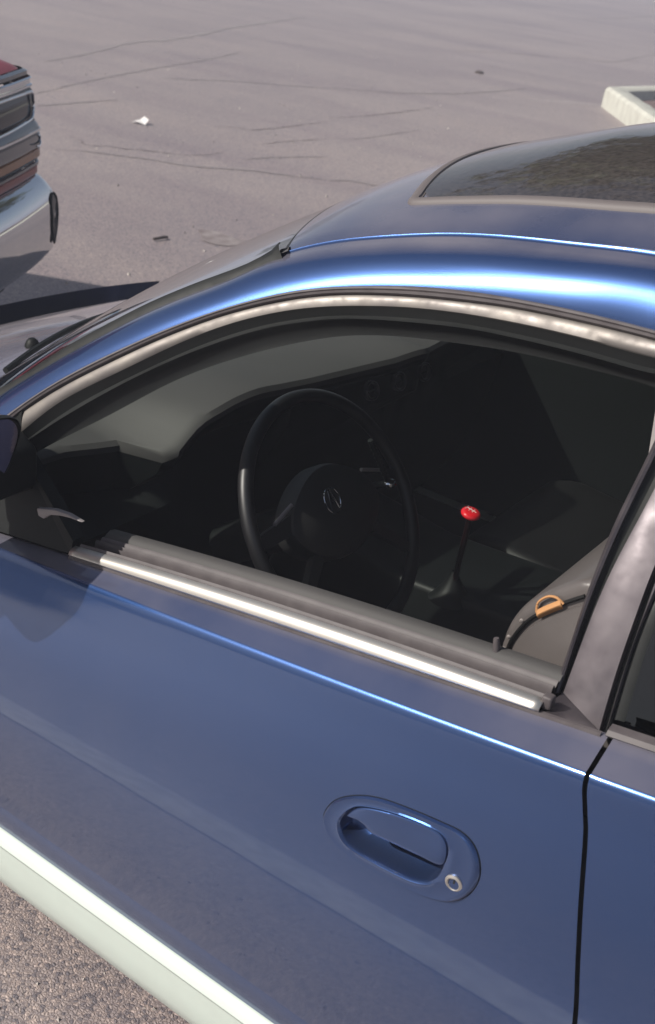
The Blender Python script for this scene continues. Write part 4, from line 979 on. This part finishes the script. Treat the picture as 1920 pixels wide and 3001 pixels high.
def tbox(name, u0, u1, v0, v1, z0, z1, mt, bev=.04):
    P = [TO - tl * u + tf * v for u, v in ((u0, v0), (u1, v0), (u1, v1), (u0, v1))]
    return prism(name, [(p.x, p.y) for p in P], z0, z1, mt, truck, bev, axis='z')
tbox('truck_body', .06, TWd - .06, -4.6, -.25, .45, 1.08, TRUCKRED)
tbox('truck_cab', .06, TWd - .06, -2.9, -.98, 1.08, 1.98, TRUCKRED, .08)
tbox('truck_underside', .15, TWd - .15, -4.5, -.3, .28, .46, BLACK)
for vv in (-.75, -3.7):
    for uu, s in ((.10, -1), (TWd - .10, 1)):
        c = TO - tl * uu + tf * vv + V(0, 0, .37)
        o = revolve('truck_wheel', [(.24, .02), (.22, .03), (.08, .03), (.001, .02)], c, -tl * -s * -1 if s < 0 else -tl * -1, ALLOY, truck, 28)
        revolve('truck_tyre', [(.24, .22), (.33, .22), (.37, .19), (.37, .04), (.34, .0), (.25, .01)], c, -tl if s < 0 else tl, TYRE, o, 40)

# ================================================================== trees round the lot (seen mirrored in roof glass and chrome)
def tree(name, x, y, h, r, label, group, seed, leaves=2600, base=.35, lsz=.11, lean=(0, 0)):
    rnd = random.Random(seed); t = empty(name, label, 'tree', group, (x, y, 0))
    v, f = [], []
    P = [V(0, 0, 0), V(.1, .05, h * .25), V(-.05, .1, h * .5), V(.05, 0, h * .8)]
    tr = tube('trunk', P, r * .07, BARK, t, 8, taper=[1, .75, .55, .2])
    for k in range(5):
        a = rnd.uniform(0, 6.28); p = V(0, 0, h * rnd.uniform(.3, .6)); q = p + V(math.cos(a) * r * .7, math.sin(a) * r * .7, h * .2)
        tube('limb', [p, p.lerp(q, .5) + V(0, 0, .2), q], r * .03, BARK, t, 6, taper=[1, .7, .3])
    cl_ = []
    for k in range(26):
        a = rnd.uniform(0, 6.28); zz = rnd.uniform(base, 1); rad = r * math.sqrt(max(.05, 1 - ((zz - .62) / .42) ** 2)) * rnd.uniform(.3, .95)
        cl_.append((V(math.cos(a) * rad + lean[0], math.sin(a) * rad + lean[1], h * zz), r * rnd.uniform(.22, .4)))
    for k in range(leaves):
        c, rr_ = rnd.choice(cl_); d = V(rnd.gauss(0, 1), rnd.gauss(0, 1), rnd.gauss(0, 1)).normalized(); p = c + d * rr_ * rnd.uniform(.5, 1.05)
        n_ = (d + V(rnd.gauss(0, .5), rnd.gauss(0, .5), rnd.gauss(0, .5))).normalized(); s_ = n_.orthogonal().normalized(); q_ = n_.cross(s_)
        L = lsz * rnd.uniform(.7, 1.5) ; i0 = len(v)
        v += [p - s_ * L, p + q_ * L * .6, p + s_ * L, p - q_ * L * .6]; f.append((i0, i0 + 1, i0 + 2, i0 + 3))
    mk('crown', v, f, LEAF, t, smooth=False)
    return t
tree('tree', -1.2, 10.6, 9.5, 3.9, 'tall leafy tree growing in the concrete planter, mirrored in the dark sunroof', 'trees round the lot', 3, 9000, .45, .12, (-1.3, -.3))
rn = random.Random(5)
for k in range(16):
    a = math.radians(-160 + k * 22.4) + rn.uniform(-.06, .06); R = rn.uniform(55, 75)
    x, y = R * math.cos(a), R * math.sin(a)
    tree('tree', x, y, rn.uniform(6, 9), rn.uniform(4.0, 5.5), 'distant leafy tree standing on the far edge of the asphalt lot', 'trees round the lot', 50 + k, 900, .25, .45)
